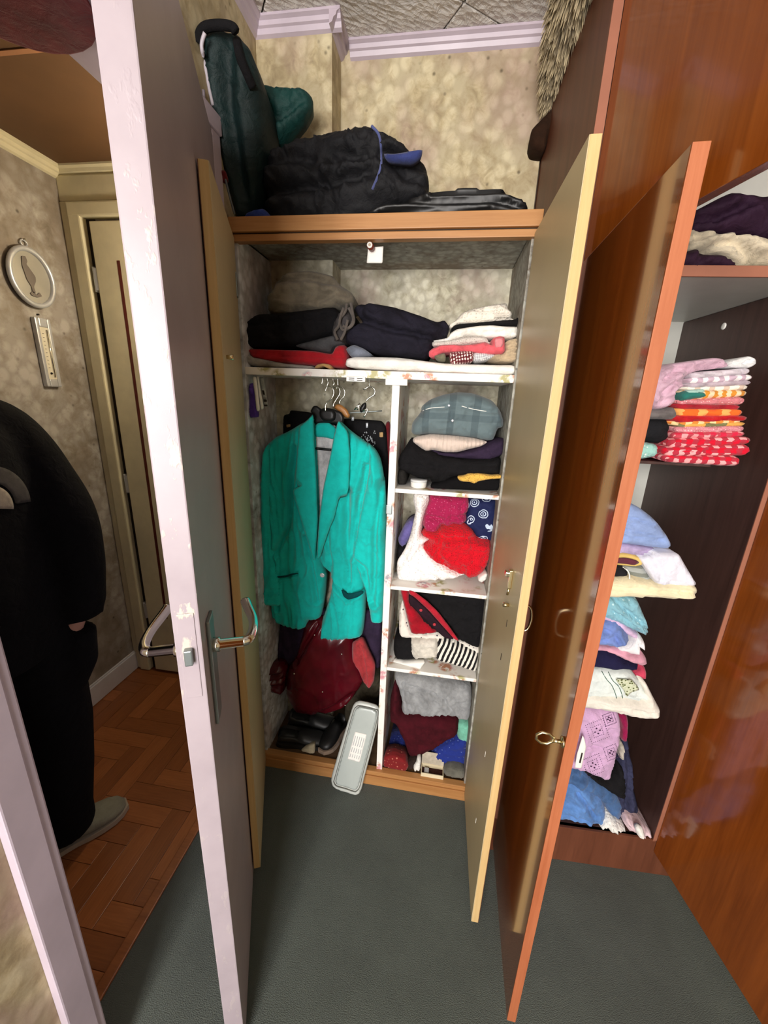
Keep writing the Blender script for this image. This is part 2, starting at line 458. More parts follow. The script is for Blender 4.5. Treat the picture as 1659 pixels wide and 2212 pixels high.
# ================================================================== THE SETTING
XL, XH, XHL = -.625, -.735, -1.545          # room face / hall face of the left wall, far hall wall
YB, YP, ZC, ZH = 1.49, 1.39, 2.46, 2.245
def struct(name, boxes, mat, parent=None, bev=0):
    bm = bmesh.new()
    for b in boxes: bbox(bm, *b, bev)
    o = link(name, mesh_from(bm, name), mat, parent)
    if parent is None: o['kind'] = 'structure'
    return o
struct('floor', [(-.735, 2.3, -2.4, 1.6, -.05, 0)], M['carpet'])
struct('wall_back', [(-.735, .222, YB, YB + .1, 0, ZC + .03), (.222, 2.3, YB + .06, YB + .1, 0, ZC + .03)], M['paper_room'])
struct('wall_pier', [(XL, -.398, YP, YB, 0, ZC + .02)], M['paper_room'])
struct('wall_left', [(XH, XL, -2.4, .385, 0, ZC + .03), (XH, XL, 1.085, YB, 0, ZC + .03), (XH, XL, .385, 1.085, 2.06, ZC + .03)], M['paper_room'])
struct('wall_right', [(2.3, 2.4, -2.4, 1.6, 0, ZC + .03)], M['paper_room'])
WX0, WX1, WZ0, WZ1 = -.58, .30, .36, 2.28
struct('wall_window', [(-.735, WX0, -2.5, -2.4, 0, ZC + .03), (WX1, 2.3, -2.5, -2.4, 0, ZC + .03),
                       (WX0, WX1, -2.5, -2.4, 0, WZ0), (WX0, WX1, -2.5, -2.4, WZ1, ZC + .03)], M['paper_room'])
win = empty('window_1', (WX0, -2.45, WZ0)); win['kind'] = 'structure'
for nm, b in (('frame', (0, .05, -.03, .03, 0, 1.92)), ('frame', (.83, .88, -.03, .03, 0, 1.92)), ('frame', (.05, .83, -.03, .03, 0, .05)),
              ('frame', (.05, .83, -.03, .03, 1.87, 1.92)), ('mullion', (.415, .465, -.03, .03, .05, 1.87))):
    box(nm, *b, M['white_paint'], win, .003)
# ceiling of embossed tiles laid diagonally
ceil = struct('ceiling', [(-.735, 2.3, -2.4, 1.6, ZC + .012, ZC + .06)], M['gap'])
TP, TA = .464, R(36)
u1, u2 = Vector((math.cos(TA), math.sin(TA))), Vector((-math.sin(TA), math.cos(TA)))
bm = bmesh.new(); bbox(bm, -TP / 2 + .002, TP / 2 - .002, -TP / 2 + .002, TP / 2 - .002, 0, .014, .004)
tile_me = mesh_from(bm, 'ceiling_tile'); tile_me.materials.append(M['tile'])
for i in range(-9, 9):
    for j in range(-9, 9):
        c = u1 * (.787 + (i + .5) * TP) + u2 * (1.145 + (j + .5) * TP)
        if -.95 < c.x < 1.4 and .1 < c.y < 1.75:
            o = bpy.data.objects.new('ceiling_tile', tile_me); COL.objects.link(o); o.parent = ceil
            o.location = (c.x, c.y, ZC); o.rotation_euler = (0, 0, TA)
struct('ceiling_rear', [(-.735, 2.3, -2.4, -.2, ZC - .002, ZC + .012), (1.6, 2.3, -.2, 1.6, ZC - .002, ZC + .012)], M['tile'])
# crown mouldings
def crown(name, a, b, inward, mat, z=None, sz=.72):
    """profile swept from a to b (xy), growing towards 'inward'"""
    z = ZC if z is None else z
    prof = [(0, 0), (.042, 0), (.042, -.008), (.030, -.014), (.026, -.026), (.018, -.030), (.012, -.044), (0, -.050)]
    bm = bmesh.new(); A = []; Bv = []
    iv = Vector(inward + (0,)); 
    for d, h in prof:
        A.append(bm.verts.new(Vector((a[0], a[1], z + h * sz)) + iv * d * sz)); Bv.append(bm.verts.new(Vector((b[0], b[1], z + h * sz)) + iv * d * sz))
    n = len(prof)
    for k in range(n): bm.faces.new((A[k], A[(k + 1) % n], Bv[(k + 1) % n], Bv[k]))
    bm.faces.new(A); bm.faces.new(Bv); bmesh.ops.recalc_face_normals(bm, faces=bm.faces)
    o = link(name, mesh_from(bm, name), mat); o['kind'] = 'structure'; return o
crown('trim_1', (-.368, YB), (2.3, YB), (0, -1), M['lilac'])
crown('trim_2', (XL, YP), (-.368, YP), (0, -1), M['lilac'])
crown('trim_3', (-.398, YP - .030), (-.398, YB), (1, 0), M['lilac'])
crown('trim_4', (XL, -2.4), (XL, YP), (1, 0), M['lilac'])
# door frame between room and hall
jm = M['lilac']
struct('trim_5', [(XH - .012, XL + .016, .385, .405, 0, 2.06), (XL, XL + .018, .345, .392, 0, 2.10), (XL - .05, XL - .03, .405, .418, 0, 2.045)], jm, bev=.003)
struct('trim_6', [(XH - .012, XL + .002, 1.072, 1.092, 0, 2.06), (XL - .012, XL + .012, 1.092, 1.13, 0, 2.10)], jm, bev=.003)
struct('trim_7', [(XH - .012, XL + .016, .405, 1.072, 2.04, 2.06), (XL, XL + .018, .345, 1.13, 2.06, 2.10)], jm, bev=.003)
struct('trim_8', [(-.752, -.722, .405, 1.072, 0, .008)], M['parquet2'], bev=.003)          # threshold strip

# ---- hall beyond the door
hall = struct('floor_hall', [(-1.65, -.752, -1.0, 1.7, -.05, -.0085)], M['mortar'])
PW, PL = .068, .272
bm = bmesh.new(); bbox(bm, .0006, PL - .0006, .0006, PW - .0006, -.006, 0, .0008)
plank_me = mesh_from(bm, 'plank'); plank_me.materials.append(M['parquet'])
plank_me2 = plank_me.copy(); plank_me2.materials.clear(); plank_me2.materials.append(M['parquet2'])
NB = 4                                       # plank is four widths long
for i in range(-40, 60):
    for j in range(-12, 14):
        for kind in (0, 1):
            # herringbone lattice: steps (1,1) widths and (-NB, NB) widths
            gx, gy = i - NB * j, i + NB * j
            if kind == 0: px, py, cx, cy, rz = gx, gy, gx + NB / 2, gy + .5, 0
            else: px, py, cx, cy, rz = gx + 1, gy + 1, gx + .5, gy + 1 + NB / 2, R(90)
            X, Yq = -1.2 + cx * PW, .8 + cy * PW
            if -1.66 < X < -.58 and .1 < Yq < 1.70:
                o = bpy.data.objects.new('plank', plank_me if random.random() < .55 else plank_me2); COL.objects.link(o); o.parent = hall
                o.location = (-1.2 + px * PW, .8 + py * PW, -.003); o.rotation_euler = (0, 0, rz)
struct('wall_hall_left', [(XHL - .1, XHL, -1.0, 1.7, 0, ZH + .02)], M['paper_hall'])
struct('wall_hall_back', [(XHL, XH, 1.603, 1.7, 0, ZH + .02)], M['paper_hall'])
struct('wall_hall_front', [(XHL - .1, XH, -1.1, -1.0, 0, ZH + .02)], M['paper_hall'])
hc = struct('ceiling_hall', [(XHL - .1, XH, -1.0, 1.7, ZH, ZH + .05)], M['hall_ceiling'])
box('joint_strip', XHL, XH, 1.098, 1.113, ZH - .003, ZH, M['hall_batten'], hc, .001)
box('joint_strip', XHL, XH, .30, .315, ZH - .003, ZH, M['hall_batten'], hc, .001)
struct('baseboard_hall', [(XHL, XHL + .014, -1.0, 1.60, 0, .095), (XHL, XHL + .008, -1.0, 1.60, .095, .103)], M['white_paint'], bev=.002)
crown('trim_9', (XHL, -1.0), (XHL, 1.603), (1, 0), M['cream_paint'], ZH, .8)
crown('trim_10', (XHL, 1.603), (XH, 1.603), (0, -1), M['cream_paint'], ZH, .8)
crown('trim_11', (XH, -1.0), (XH, 1.603), (-1, 0), M['cream_paint'], ZH, 2.6)

# far hall door with its frame
d2 = empty('door_2', (-1.545, 1.603, 0)); d2['kind'] = 'structure'
cp = M['cream_paint']
box('architrave', 0, .036, -.022, 0, 0, 2.13, cp, d2, .004)
box('architrave', .036, .090, -.034, 0, 0, 2.085, cp, d2, .006)
box('frame_head', .0, .80, -.020, 0, 2.13, 2.215, cp, d2, .004)
box('frame_head', .036, .80, -.034, 0, 2.075, 2.125, cp, d2, .006)
box('gap', .090, .128, -.004, .002, 0, 2.075, M['gap'], d2, 0)
leaf = box('door_leaf', .124, .80, -.03, -.004, .012, 2.06, cp, d2, .004)
box('edge_strip', .222, .236, -.0305, -.0285, .33, 1.925, paint('dark_red_strip', (96, 34, 22), .5), d2, .002)
for hz in (.36, 1.02, 1.86):
    h = empty('hinge', (.108, -.02, hz)); h.parent = d2
    tube('hinge_barrel', [(0, 0, -.045), (0, 0, .045)], .007, M['silver'], h, 8)
    box('hinge_leaf', .002, .022, -.008, -.004, -.04, .04, M['silver'], h, .001)

# entrance door, ajar into the room
d1 = empty('door_1', (-.602, 1.073, 0), math.atan2(-.596, .259)); d1['kind'] = 'structure'
# local: x from hinge to free edge, +y = room side
box('door_leaf', 0, .652, -.038, 0, .008, 2.035, M['lilac_worn'], d1, .002)
box('lock_faceplate', .6505, .6535, -.031, -.007, .98, 1.13, M['lilac_worn'], d1, .001)
box('latch', .652, .663, -.025, -.013, 1.045, 1.072, M['steel'], d1, .002)
box('keyhole_plate', .575, .616, 0, .006, .885, 1.09, M['steel'], d1, .003)
box('keyhole_plate', .575, .616, -.044, -.038, .885, 1.09, M['steel'], d1, .003)
for sgn, y0 in ((1, .004), (-1, -.042)):
    hd = empty('door_handle', (.597, y0, 1.035)); hd.parent = d1
    tube('spindle', [(0, 0, 0), (0, sgn * .012, 0), (0, sgn * .013, 0), (0, sgn * .05, 0)], [.0125, .0125, .009, .0085], M['chrome'], hd, 12)
    tube('lever', [(0, sgn * .048, 0), (-.006, sgn * .058, .0), (-.03, sgn * .064, .002), (-.065, sgn * .062, .004), (-.095, sgn * .052, .012), (-.112, sgn * .046, .018)],
         [.0085, .0088, .0082, .0085, .009, .0095], M['chrome'], hd, 10, spl=4)

# ================================================================== THE BUILT-IN CUPBOARD
CX0, CX1, CY = -.617, .196, 1.17
cup = empty('built_in_cupboard', (-.21, 1.33, 0))
tag(cup, 'shallow built-in cupboard with both pale doors open and floral papered shelves', 'cupboard')
def cpart(name, b, mat, bev=.0015):
    o = box(name, b[0] + .21, b[1] + .21, b[2] - 1.33, b[3] - 1.33, b[4], b[5], mat, cup, bev); return o
cpart('side_panel', (CX0, -.604, CY, YP, 0, 1.86), M['paper_closet'])
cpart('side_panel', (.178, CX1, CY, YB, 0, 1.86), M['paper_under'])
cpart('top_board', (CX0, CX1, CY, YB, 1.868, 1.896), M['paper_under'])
cpart('front_rail', (CX0, CX1, CY - .022, CY, 1.862, 1.897), M['beech'], .002)
cpart('front_rail', (CX0, CX1, CY - .014, CY + .012, 1.842, 1.859), M['beech'], .002)
cpart('rail_groove', (CX0, CX1, CY - .010, CY, 1.858, 1.863), M['gap'], 0)
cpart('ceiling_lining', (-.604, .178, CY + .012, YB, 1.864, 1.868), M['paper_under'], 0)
cpart('back_lining', (-.604, -.395, YP - .003, YP, .06, 1.866), M['paper_back'], 0)
cpart('back_lining', (-.398, -.395, YP, YB - .003, .06, 1.866), M['paper_back'], 0)
cpart('back_lining', (-.396, .178, YB - .003, YB, .06, 1.866), M['paper_back'], 0)
cpart('shelf', (-.604, .178, CY, YP - .004, 1.500, 1.521), M['shelf_paper'])
cpart('shelf', (-.396, .178, YP - .004, YB - .004, 1.500, 1.521), M['shelf_paper'])
cpart('divider', (-.157, -.135, CY, YB - .004, .055, 1.500), M['shelf_paper'])
SH = {'A': 1.180, 'B': .848, 'C': .528}
for z in SH.values(): cpart('shelf', (-.135, .178, CY + .006, YB - .004, z - .013, z), M['shelf_paper'])
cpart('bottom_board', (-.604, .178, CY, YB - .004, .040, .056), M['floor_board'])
cpart('plinth', (CX0, CX1, CY - .018, CY + .004, 0, .044), M['beech'], .002)
cpart('plinth_cap', (CX0, CX1, CY - .014, CY + .012, .044, .064), M['beech'], .003)
# magnetic catch, white corner block, steel catch
kc = cpart('catch', (-.290, -.234, CY - .010, CY + .014, 1.489, 1.503), M['white'], .002)
for dx in (-.282, -.258):
    for dz in (1.4925, 1.4975):
        o = box('slot', dx + .21, dx + .21 + .016, CY - .0115 - 1.33, CY - .0095 - 1.33, dz, dz + .0015, M['gap'], cup, 0)
cpart('corner_block', (-.176, -.113, CY - .008, CY + .02, 1.483, 1.501), M['white'], .002)
cpart('catch_plate', (-.160, -.141, CY - .004, CY + .002, 1.098, 1.128), M['steel'], .002)
# doors
def cup_door(hx, hy, fx, fy, side):
    L = math.hypot(fx - hx, fy - hy)
    d = empty('cupboard_door', (hx + .21, hy - 1.33, 0), math.atan2(fy - hy, fx - hx)); d.parent = cup
    y0, y1 = (-.019, 0) if side < 0 else (0, .019)
    inn = (-.0015, 0) if side < 0 else (0, .0015)
    core = (y0, y1 - .0015) if side < 0 else (y0 + .0015, y1)
    box('board', 0, L, core[0], core[1], .035, 1.848, M['pale_edge'], d, .001)
    box('inner_face', .0, L - .0005, inn[0], inn[1], .0355, 1.8475, M['door_in'], d, 0)
    so = -.019 if side < 0 else .019
    sg = -1 if side < 0 else 1
    box('outer_face', .0, L - .0005, min(so, so + sg * .0012), max(so, so + sg * .0012), .0355, 1.8475, M['veneer_side'], d, 0)
    tube('bow_handle', [(L - .045, so, 1.02), (L - .045, so + sg * .018, 1.012), (L - .045, so + sg * .024, .985), (L - .045, so + sg * .018, .957), (L - .045, so, .95)],
         .0032, M['brass'], d, 8, spl=4)
    return d, L
dl, LL = cup_door(-.603, 1.150, -.457, .797, -1)
dr, LR = cup_door(.1815, 1.150, .1845, .775, 1)
# lock case, stud and screw holes on the inner face of the right door; stud on the left door
lk = empty('lock', (LR - .095, 0, 1.055)); lk.parent = dr
box('lock_case', -.006, .006, -.008, 0, -.024, .022, M['brass'], lk, .002)
box('lock_bolt', -.022, -.004, -.015, -.005, .0, .013, M['chrome'], lk, .003)
tube('key_stub', [(.0, -.004, -.024), (.0, -.006, -.042)], .003, M['brass'], lk, 8)
tube('door_stud', [(LR - .088, 0, .99), (LR - .088, -.014, .99)], [.004, .006], M['brass'], dr, 10)
for z, x in ((.935, .085), (.835, .095), (.50, .12), (.25, .12)):
    box('scuff', LR - x, LR - x + .003, -.0008, 0, z, z + .018, M['gap'] if z > .6 else M['white'], dr, 0)
tube('door_stud', [(LL - .05, 0, 1.52), (LL - .05, .014, 1.52)], [.004, .006], M['brass'], dl, 10)
box('hinge_plate', .004, .03, 0, .003, 1.70, 1.76, M['steel'], dl, .001)

# bulb-like red knob with its paper tag under the front rail
kn = empty('rail_knob', at(799, 530, 1.16))
tag(kn, 'small red-brown knob with white ring end hanging under cupboard top rail', 'knob')
tube('knob_body', [(0, .03, .002), (0, 0, 0)], .0085, paint('red_brown_knob', (120, 50, 34), .4), kn, 14)
tube('knob_ring', [(0, 0, 0), (0, -.004, 0)], .0072, M['white'], kn, 14)
tube('knob_core', [(0, -.004, 0), (0, -.0048, 0)], .0035, paint('pale_core', (190, 170, 150), .5), kn, 12)
tg = W('P', [(795, 534), (828, 532), (826, 568), (792, 568)], 1.19)
tag(soft('paper_tag', tg, .002, M['paperw'], bulge=.001, edge=.004, wr=.0006, res=.006, sm=0, back=1), 'small square white paper tag hanging beside the red knob', 'tag')

# ================================================================== THE WARDROBE
WA = R(2.2)
WO = Vector((.245, .998, 0))
wd = empty('mahogany_wardrobe', WO, WA)
tag(wd, 'tall glossy mahogany wardrobe with open doors and dark brown lining', 'wardrobe')
def wpart(name, b, mat, bev=.0015): return box(name, *b, mat, wd, bev)
WT = 2.285
wpart('side_panel', (0, .018, .002, .50, 0, WT), M['veneer_side'])
wpart('panel_edging', (0, .018, 0, .002, .14, WT), M['pink_edge'], 0)
wpart('lining', (.018, .020, .004, .49, .15, WT - .02), M['dark_in'], 0)
wpart('partition', (.506, .524, .002, .50, .14, 1.715), M['dark_in'])
wpart('partition_edging', (.506, .520, 0, .002, .14, 1.715), M['pink_edge'], 0)
wpart('side_panel', (1.0, 1.018, .002, .50, 0, WT), M['veneer_side'])
wpart('top_panel', (.018, 1.0, .002, .50, WT - .02, WT), M['veneer_side'])
wpart('back_panel', (.018, 1.0, .488, .50, .05, WT - .02), M['grey_in'])
wpart('shelf', (.020, 1.0, .006, .488, 1.716, 1.734), M['grey_in'])
wpart('shelf_edging', (.018, 1.0, 0, .006, 1.715, 1.736), M['pink_edge'])
wpart('bottom_board', (.018, 1.0, .006, .488, .128, .146), M['dark_in'])
wpart('plinth', (.0, 1.018, .0, .018, 0, .146), M['veneer_side'])
for (qx, qy, qd, yy) in ((1580, 1006, .005, 1.05), (1480, 1297, .006, 1.03), (1385, 1548, .012, 1.03)):   # thin dark shelves under the linen
    z, x1 = at(qx, qy, yy).z - qd, at(qx, qy, yy).x - .245 - .01
    wpart('short_shelf', (.020, x1, .085, .488, z - .008, z), M['dark_in'])
lathe('cover_cap', [(.009, 0), (.009, .002), (.006, .003)], M['white'], wd, (.506, .29, 1.672), 16, rot=(0, R(-90), 0))
def ward_door(hx, hy, fx, fy, z0, z1):
    L = math.hypot(fx - hx, fy - hy)
    loc = Matrix.Rotation(-WA, 3, 'Z') @ (Vector((hx, hy, 0)) - WO)
    d = empty('wardrobe_door', loc, math.atan2(fy - hy, fx - hx) - WA); d.parent = wd
    box('veneer_panel', 0, L - .002, 0, .018, z0, z1, M['veneer'], d, .001)
    box('edge_band', L - .002, L, .0, .0185, z0, z1, M['veneer_edge'], d, .0005)
    return d, L
wd1, WL1 = ward_door(.2575, .992, .2465, .574, .10, 1.733)
wd2, WL2 = ward_door(.2635, .997, .3755, .559, 1.738, WT)
wd3, WL3 = ward_door(.7605, 1.016, .845, .578, .10, 1.733)
# octagonal ring pull
rpp = on_x(1222, 1604, .2495)
rp = empty('ring_pull', (.992 - rpp.y, -.001, rpp.z)); rp.parent = wd1
tube('rose', [(0, 0, 0), (0, -.003, 0)], .0095, M['brass'], rp, 16)
tube('stem', [(0, -.004, 0), (0, -.018, 0)], .0035, M['brass'], rp, 10)
tube('ring', [(0, -.018 - .013 + .0145 * math.cos(R(22.5 + 45 * k)), .002 + .012 * math.sin(R(22.5 + 45 * k))) for k in range(8)], .0024, M['brass'], rp, 8, closed=True)

# ================================================================== SPECIAL CLOTH PATTERNS
def gingham(name, dark, mid, light, size, rough=.9, rot=0):
    n = N(name); s = n.sep(n.co((1, 1, 1), rot=(0, rot, 0)))
    def band(a): return n.math('GREATER_THAN', n.math('FRACT', n.math('MULTIPLY', a, 1 / size)), .5)
    f = n.math('MULTIPLY', n.math('ADD', band(s[0]), band(n.math('ADD', s[2], n.math('MULTIPLY', s[1], .9)))), .5)
    n.color(n.ramp(f, [(0, dark), (.3, mid), (.8, light)], 'CONSTANT'))
    n.bump(n.math('ADD', n.noise(40, 3), n.math('MULTIPLY', n.noise(700, 2), .15)), .5, .004); return n.set(rough, 0, .15, sheen=.1)
def stripes(name, c1, c2, size, axis=0, duty=.5, shear=0.0, soft_c=None):
    n = N(name); s = n.sep(n.co())
    a = n.math('ADD', s[axis], n.math('MULTIPLY', s[2 if axis == 0 else 0], shear))
    f = n.math('GREATER_THAN', n.math('FRACT', n.math('ADD', n.math('MULTIPLY', a, 1 / size), n.math('MULTIPLY', n.noise(9, 2), .35))), duty)
    n.color(n.mix(f, c1, c2)); n.bump(n.noise(60, 3), .5, .004); return n.set(.9, 0, .15, sheen=.1)
def dotted(name, base, dot, scale, r=.18, bump=.6, rnd=.6, rough=.9, elong=1.0):
    n = N(name); v = n.voro(scale, n.co((1, 1, elong)), rnd=rnd)
    f = n.ramp(v, [(r, (1, 1, 1, 1)), (r + .08, (0, 0, 0, 1))])
    n.color(n.mix(f, base, dot)); n.bump(n.math('ADD', v, n.math('MULTIPLY', n.noise(50, 3), .8)), bump, .004); return n.set(rough, 0, .2, sheen=.1)
def plaid(name, base, dark, line):
    n = N(name); s = n.sep(n.co())
    def band(a, p, lo): return n.math('GREATER_THAN', n.math('FRACT', n.math('ADD', n.math('MULTIPLY', a, 1 / p), n.math('MULTIPLY', n.noise(6, 1), .25))), lo)
    c = n.mix(n.math('MULTIPLY', band(s[0], .075, .72), .55), base, dark)
    c = n.mix(n.math('MULTIPLY', band(s[2], .09, .80), .45), c, dark)
    n.color(c); n.bump(n.noise(45, 3), .5, .004); return n.set(.9, 0, .15, sheen=.15)
def ribbed(name, c, size):
    n = N(name); s = n.sep(n.co())
    f = n.math('SINE', n.math('MULTIPLY', s[0], 6.283 / size)); n.color(c)
    n.bump(n.math('ADD', n.math('MULTIPLY', f, .3), n.math('MULTIPLY', n.noise(90, 3), .4)), .7, .004); return n.set(.95, 0, .1, sheen=.2)
def leather(name, c, rough=.28):
    n = N(name); d = tuple(v * .7 for v in c); n.color(n.ramp(n.noise(12, 3), [(.3, d), (.7, c)]))
    n.bump(n.math('ADD', n.noise(14, 2, .4), n.math('MULTIPLY', n.voro(260), .03)), .1, .006); return n.set(rough, 0, .5)
def print_cloth(name, base, c1, c2, scale):
    n = N(name); v = n.co(); a = n.voro(scale, v); w = n.math('SINE', n.math('MULTIPLY', a, 38))
    f = n.ramp(n.math('MULTIPLY', n.math('GREATER_THAN', w, .25), n.math('LESS_THAN', a, .42)), [(.4, (0, 0, 0, 1)), (.6, (1, 1, 1, 1))])
    hue = n.ramp(n.voro(scale, v, out='Color'), [(.3, c1), (.55, c2)], 'CONSTANT')
    n.color(n.mix(f, base, hue)); n.bump(n.noise(40, 3), .4, .004); return n.set(.8, 0, .2)
BLACK = fabric((24, 23, 25), 'black_cloth', fold=.5)
NAVY = fabric((33, 31, 42), 'navy_cloth', fold=.5)
DPURP = fabric((52, 40, 62), 'dark_purple_cloth')
WHITE = fabric((246, 243, 236), 'white_cloth', var=.05)
OFFW = fabric((222, 214, 202), 'offwhite_cloth', var=.06)
SATIN = fabric((246, 242, 234), 'white_satin', rough=.35, var=.04, spec=.5)
TEAL = fabric((22, 192, 184), 'teal_wool', var=.05, fold=.22, bump=.2, weave=700)
RED = fabric((176, 30, 40), 'red_cloth', var=.08)
MAROON_L = leather('maroon_patent_leather', (92, 9, 24), .24)
BLK_L = leather('black_leather', (18, 18, 19), .46)
NYLON = fabric((26, 26, 29), 'black_nylon', rough=.65, spec=.25)

# ---------------- on top of the cupboard
LG = (1.9, -.30)
gb = cloth('holdall', 'dark green upright holdall leaning against the wall on cupboard top', 'bag', 'G',
   [(28, 420), (50, 230), (105, 155), (230, 128), (375, 150), (430, 230), (505, 310), (590, 560), (625, 760), (650, 1300), (560, 1900), (530, 2078), (395, 2078), (310, 1790), (215, 1520), (125, 1100), (75, 800)],
   1.19, .11, fabric((16, 38, 38), 'green_nylon', rough=.55, spec=.3), lean=LG, bulge=.03, edge=.06, wr=.004, freq=(9, 5),
   cr=[([(330, 300), (330, 900), (420, 1500), (520, 2050)], .018, .012)])
part('flap', gb, 'G', [(560, 705), (800, 735), (1050, 742), (1140, 810), (1155, 880), (1080, 1030), (900, 1240), (840, 1300), (700, 1390), (620, 1150), (590, 900)], 1.25, .035,
     fabric((18, 66, 62), 'green_flap_nylon', rough=.55, spec=.3, sheen=0), bulge=.02, edge=.03, wr=.004, label='lighter teal flap sticking out',
     cr=[([(640, 900), (820, 1090), (1130, 860)], .01, .008), ([(680, 1150), (760, 1200)], .01, .006)])
ptube('piping', gb, 'G', [(105, 235), (72, 360), (100, 520), (150, 800), (185, 960)], 1.150, .0042, paint('grey_piping', (190, 182, 190), .5), lean=LG, on=gb)
ptube('piping', gb, 'G', [(88, 800), (120, 1100), (160, 1350), (185, 1500)], 1.150, .0035, paint('grey_piping2', (150, 140, 150), .5), lean=LG, on=gb)
ptube('handle', gb, 'G', [(40, 340), (58, 240), (118, 178), (240, 158), (370, 172), (412, 225)], 1.172, .010, BLACK, lean=LG)
ptube('strap', gb, 'G', [(425, 330), (455, 480), (520, 640), (580, 780)], 1.150, .011, BLACK, lean=LG, on=gb)
ptube('zip', gb, 'G', [(215, 1180), (260, 1450), (330, 1780), (400, 2040)], 1.150, .0028, paint('zip_tape', (96, 100, 104), .5), lean=LG, on=gb)
part('badge', gb, 'G', [(240, 1600), (300, 1590), (330, 1700), (280, 1730)], 1.150, .006, fabric((110, 30, 34)), lean=LG, bulge=.003, edge=.01, res=.006, wr=0)
duf = cloth('duffel_bag', 'slumped black duffel bag with blue piping on cupboard top', 'bag', 'K1',
   [(298, 660), (330, 590), (400, 550), (500, 512), (590, 490), (720, 476), (760, 488), (820, 525), (900, 575), (955, 610), (970, 690), (966, 755), (800, 800), (640, 862), (330, 864), (298, 790)],
   1.20, .19, NYLON, bulge=.045, edge=.07, wr=.011, freq=(7, 9), seed=3, base=1.897, back=.92, sm=1,
   cr=[([(320, 760), (520, 742), (760, 690)], .014, .016), ([(600, 640), (780, 618), (940, 650)], .016, .016), ([(420, 640), (560, 625)], .02, .01), ([(820, 650), (880, 700), (950, 720)], .012, .012)])
part('blue_lining', duf, 'K1', [(785, 604), (835, 606), (948, 586), (940, 616), (905, 640), (800, 632)], 1.175, .02, fabric((56, 66, 120), 'blue_lining_cloth'), bulge=.008, edge=.012, wr=.002, label='blue lining showing')
ptube('piping', duf, 'K1', [(742, 502), (770, 535), (780, 590), (778, 670), (745, 755)], 1.178, .0035, fabric((84, 92, 140), 'blue_piping'), on=duf)
cloth('shoulder_bag', 'flat black leather shoulder bag lying right of the duffel bag', 'bag', 'K1',
   [(645, 862), (730, 810), (860, 786), (960, 752), (1100, 734), (1270, 734), (1300, 766), (1345, 776), (1372, 796), (1374, 852), (1100, 860)],
   1.185, .22, BLK_L, bulge=.03, edge=.03, wr=.0015, freq=(8, 14), seed=5, base=1.897,
   cr=[([(700, 840), (800, 796), (1000, 802), (1250, 800), (1360, 830)], .006, .010), ([(980, 770), (1290, 762)], .005, .008), ([(780, 850), (1000, 830), (1200, 840)], .007, .008)])
cloth('blue_cloth', 'bright blue cloth corner between the green and black bags', 'cloth', 'G',
   [(420, 2078), (470, 2030), (530, 1985), (660, 1955), (720, 2000), (735, 2078)], 1.175, .08, fabric((48, 68, 140), 'bright_blue'), bulge=.015, edge=.02, base=1.897)

# ---------------- upper shelf (top of board at 1.521)
ZT = 1.5215
cloth('folded_jumper', 'olive grey folded jumper topmost on the black pile', 'jumper', 'K3',
   [(216, 400), (208, 330), (240, 235), (320, 186), (440, 182), (535, 205), (572, 252), (635, 292), (648, 345), (560, 372), (400, 402), (250, 408)], 1.215, .15, fabric((122, 113, 97), 'olive_grey'), bulge=.035, edge=.05, wr=.005, freq=(7, 12), seed=2, back=.92,
   cr=[([(230, 290), (260, 240), (420, 230), (560, 258), (620, 300)], .008, .010), ([(470, 350), (560, 300), (640, 330)], .007, .008), ([(240, 390), (270, 372), (420, 385)], .006, .006)])
cloth('folded_trousers', 'black folded trousers under the olive grey jumper', 'trousers', 'K3',
   [(98, 578), (96, 455), (150, 400), (250, 398), (450, 374), (545, 362), (590, 420), (565, 500), (440, 548), (250, 582)], 1.20, .16, BLACK, bulge=.035, edge=.045, wr=.004, seed=4, back=.95,
   cr=[([(110, 470), (300, 450), (540, 410)], .006, .004)])
cloth('grey_cloth', 'charcoal grey folded cloth wedged above the red cloth', 'cloth', 'K3',
   [(340, 566), (545, 512), (600, 508), (602, 560), (548, 568), (534, 606), (440, 590)], 1.203, .14, fabric((78, 78, 80), 'charcoal'), bulge=.015, edge=.02, seed=6)
cloth('folded_red_cloth', 'red folded cloth at left end of upper shelf', 'cloth', 'K3',
   [(100, 578), (250, 584), (440, 588), (540, 606), (556, 566), (608, 558), (616, 640), (604, 674), (480, 662), (250, 648), (140, 628)], 1.195, .17, RED, bulge=.02, edge=.025, seed=7,
   cr=[([(110, 600), (300, 615), (600, 625)], .006, .005)], base=1.527)
cloth('grey_towel', 'pale grey towel edge under the red folded cloth', 'towel', 'K3',
   [(106, 598), (150, 622), (300, 650), (450, 662), (440, 676), (120, 660)], 1.192, .17, fabric((176, 172, 166)), bulge=.01, edge=.01, res=.008, base=ZT)
cloth('straw_slipper', 'curved straw coloured slipper edge at front of the shelf', 'slipper', 'K3',
   [(452, 672), (470, 660), (500, 656), (535, 660), (548, 673), (535, 676), (500, 664), (470, 672)], 1.182, .05, fabric((190, 150, 96)), bulge=.004, edge=.006, res=.006, base=ZT, sm=1)
sc = cloth('scarf', 'dark grey fringed scarf between black and navy piles', 'scarf', 'K3',
   [(540, 470), (575, 400), (610, 385), (640, 395), (650, 450), (630, 500), (600, 555), (550, 552), (540, 510)], 1.20, .14, fabric((70, 66, 66), 'dark_grey_knit'), bulge=.02, edge=.02, wr=.005, freq=(30, 30), seed=9)
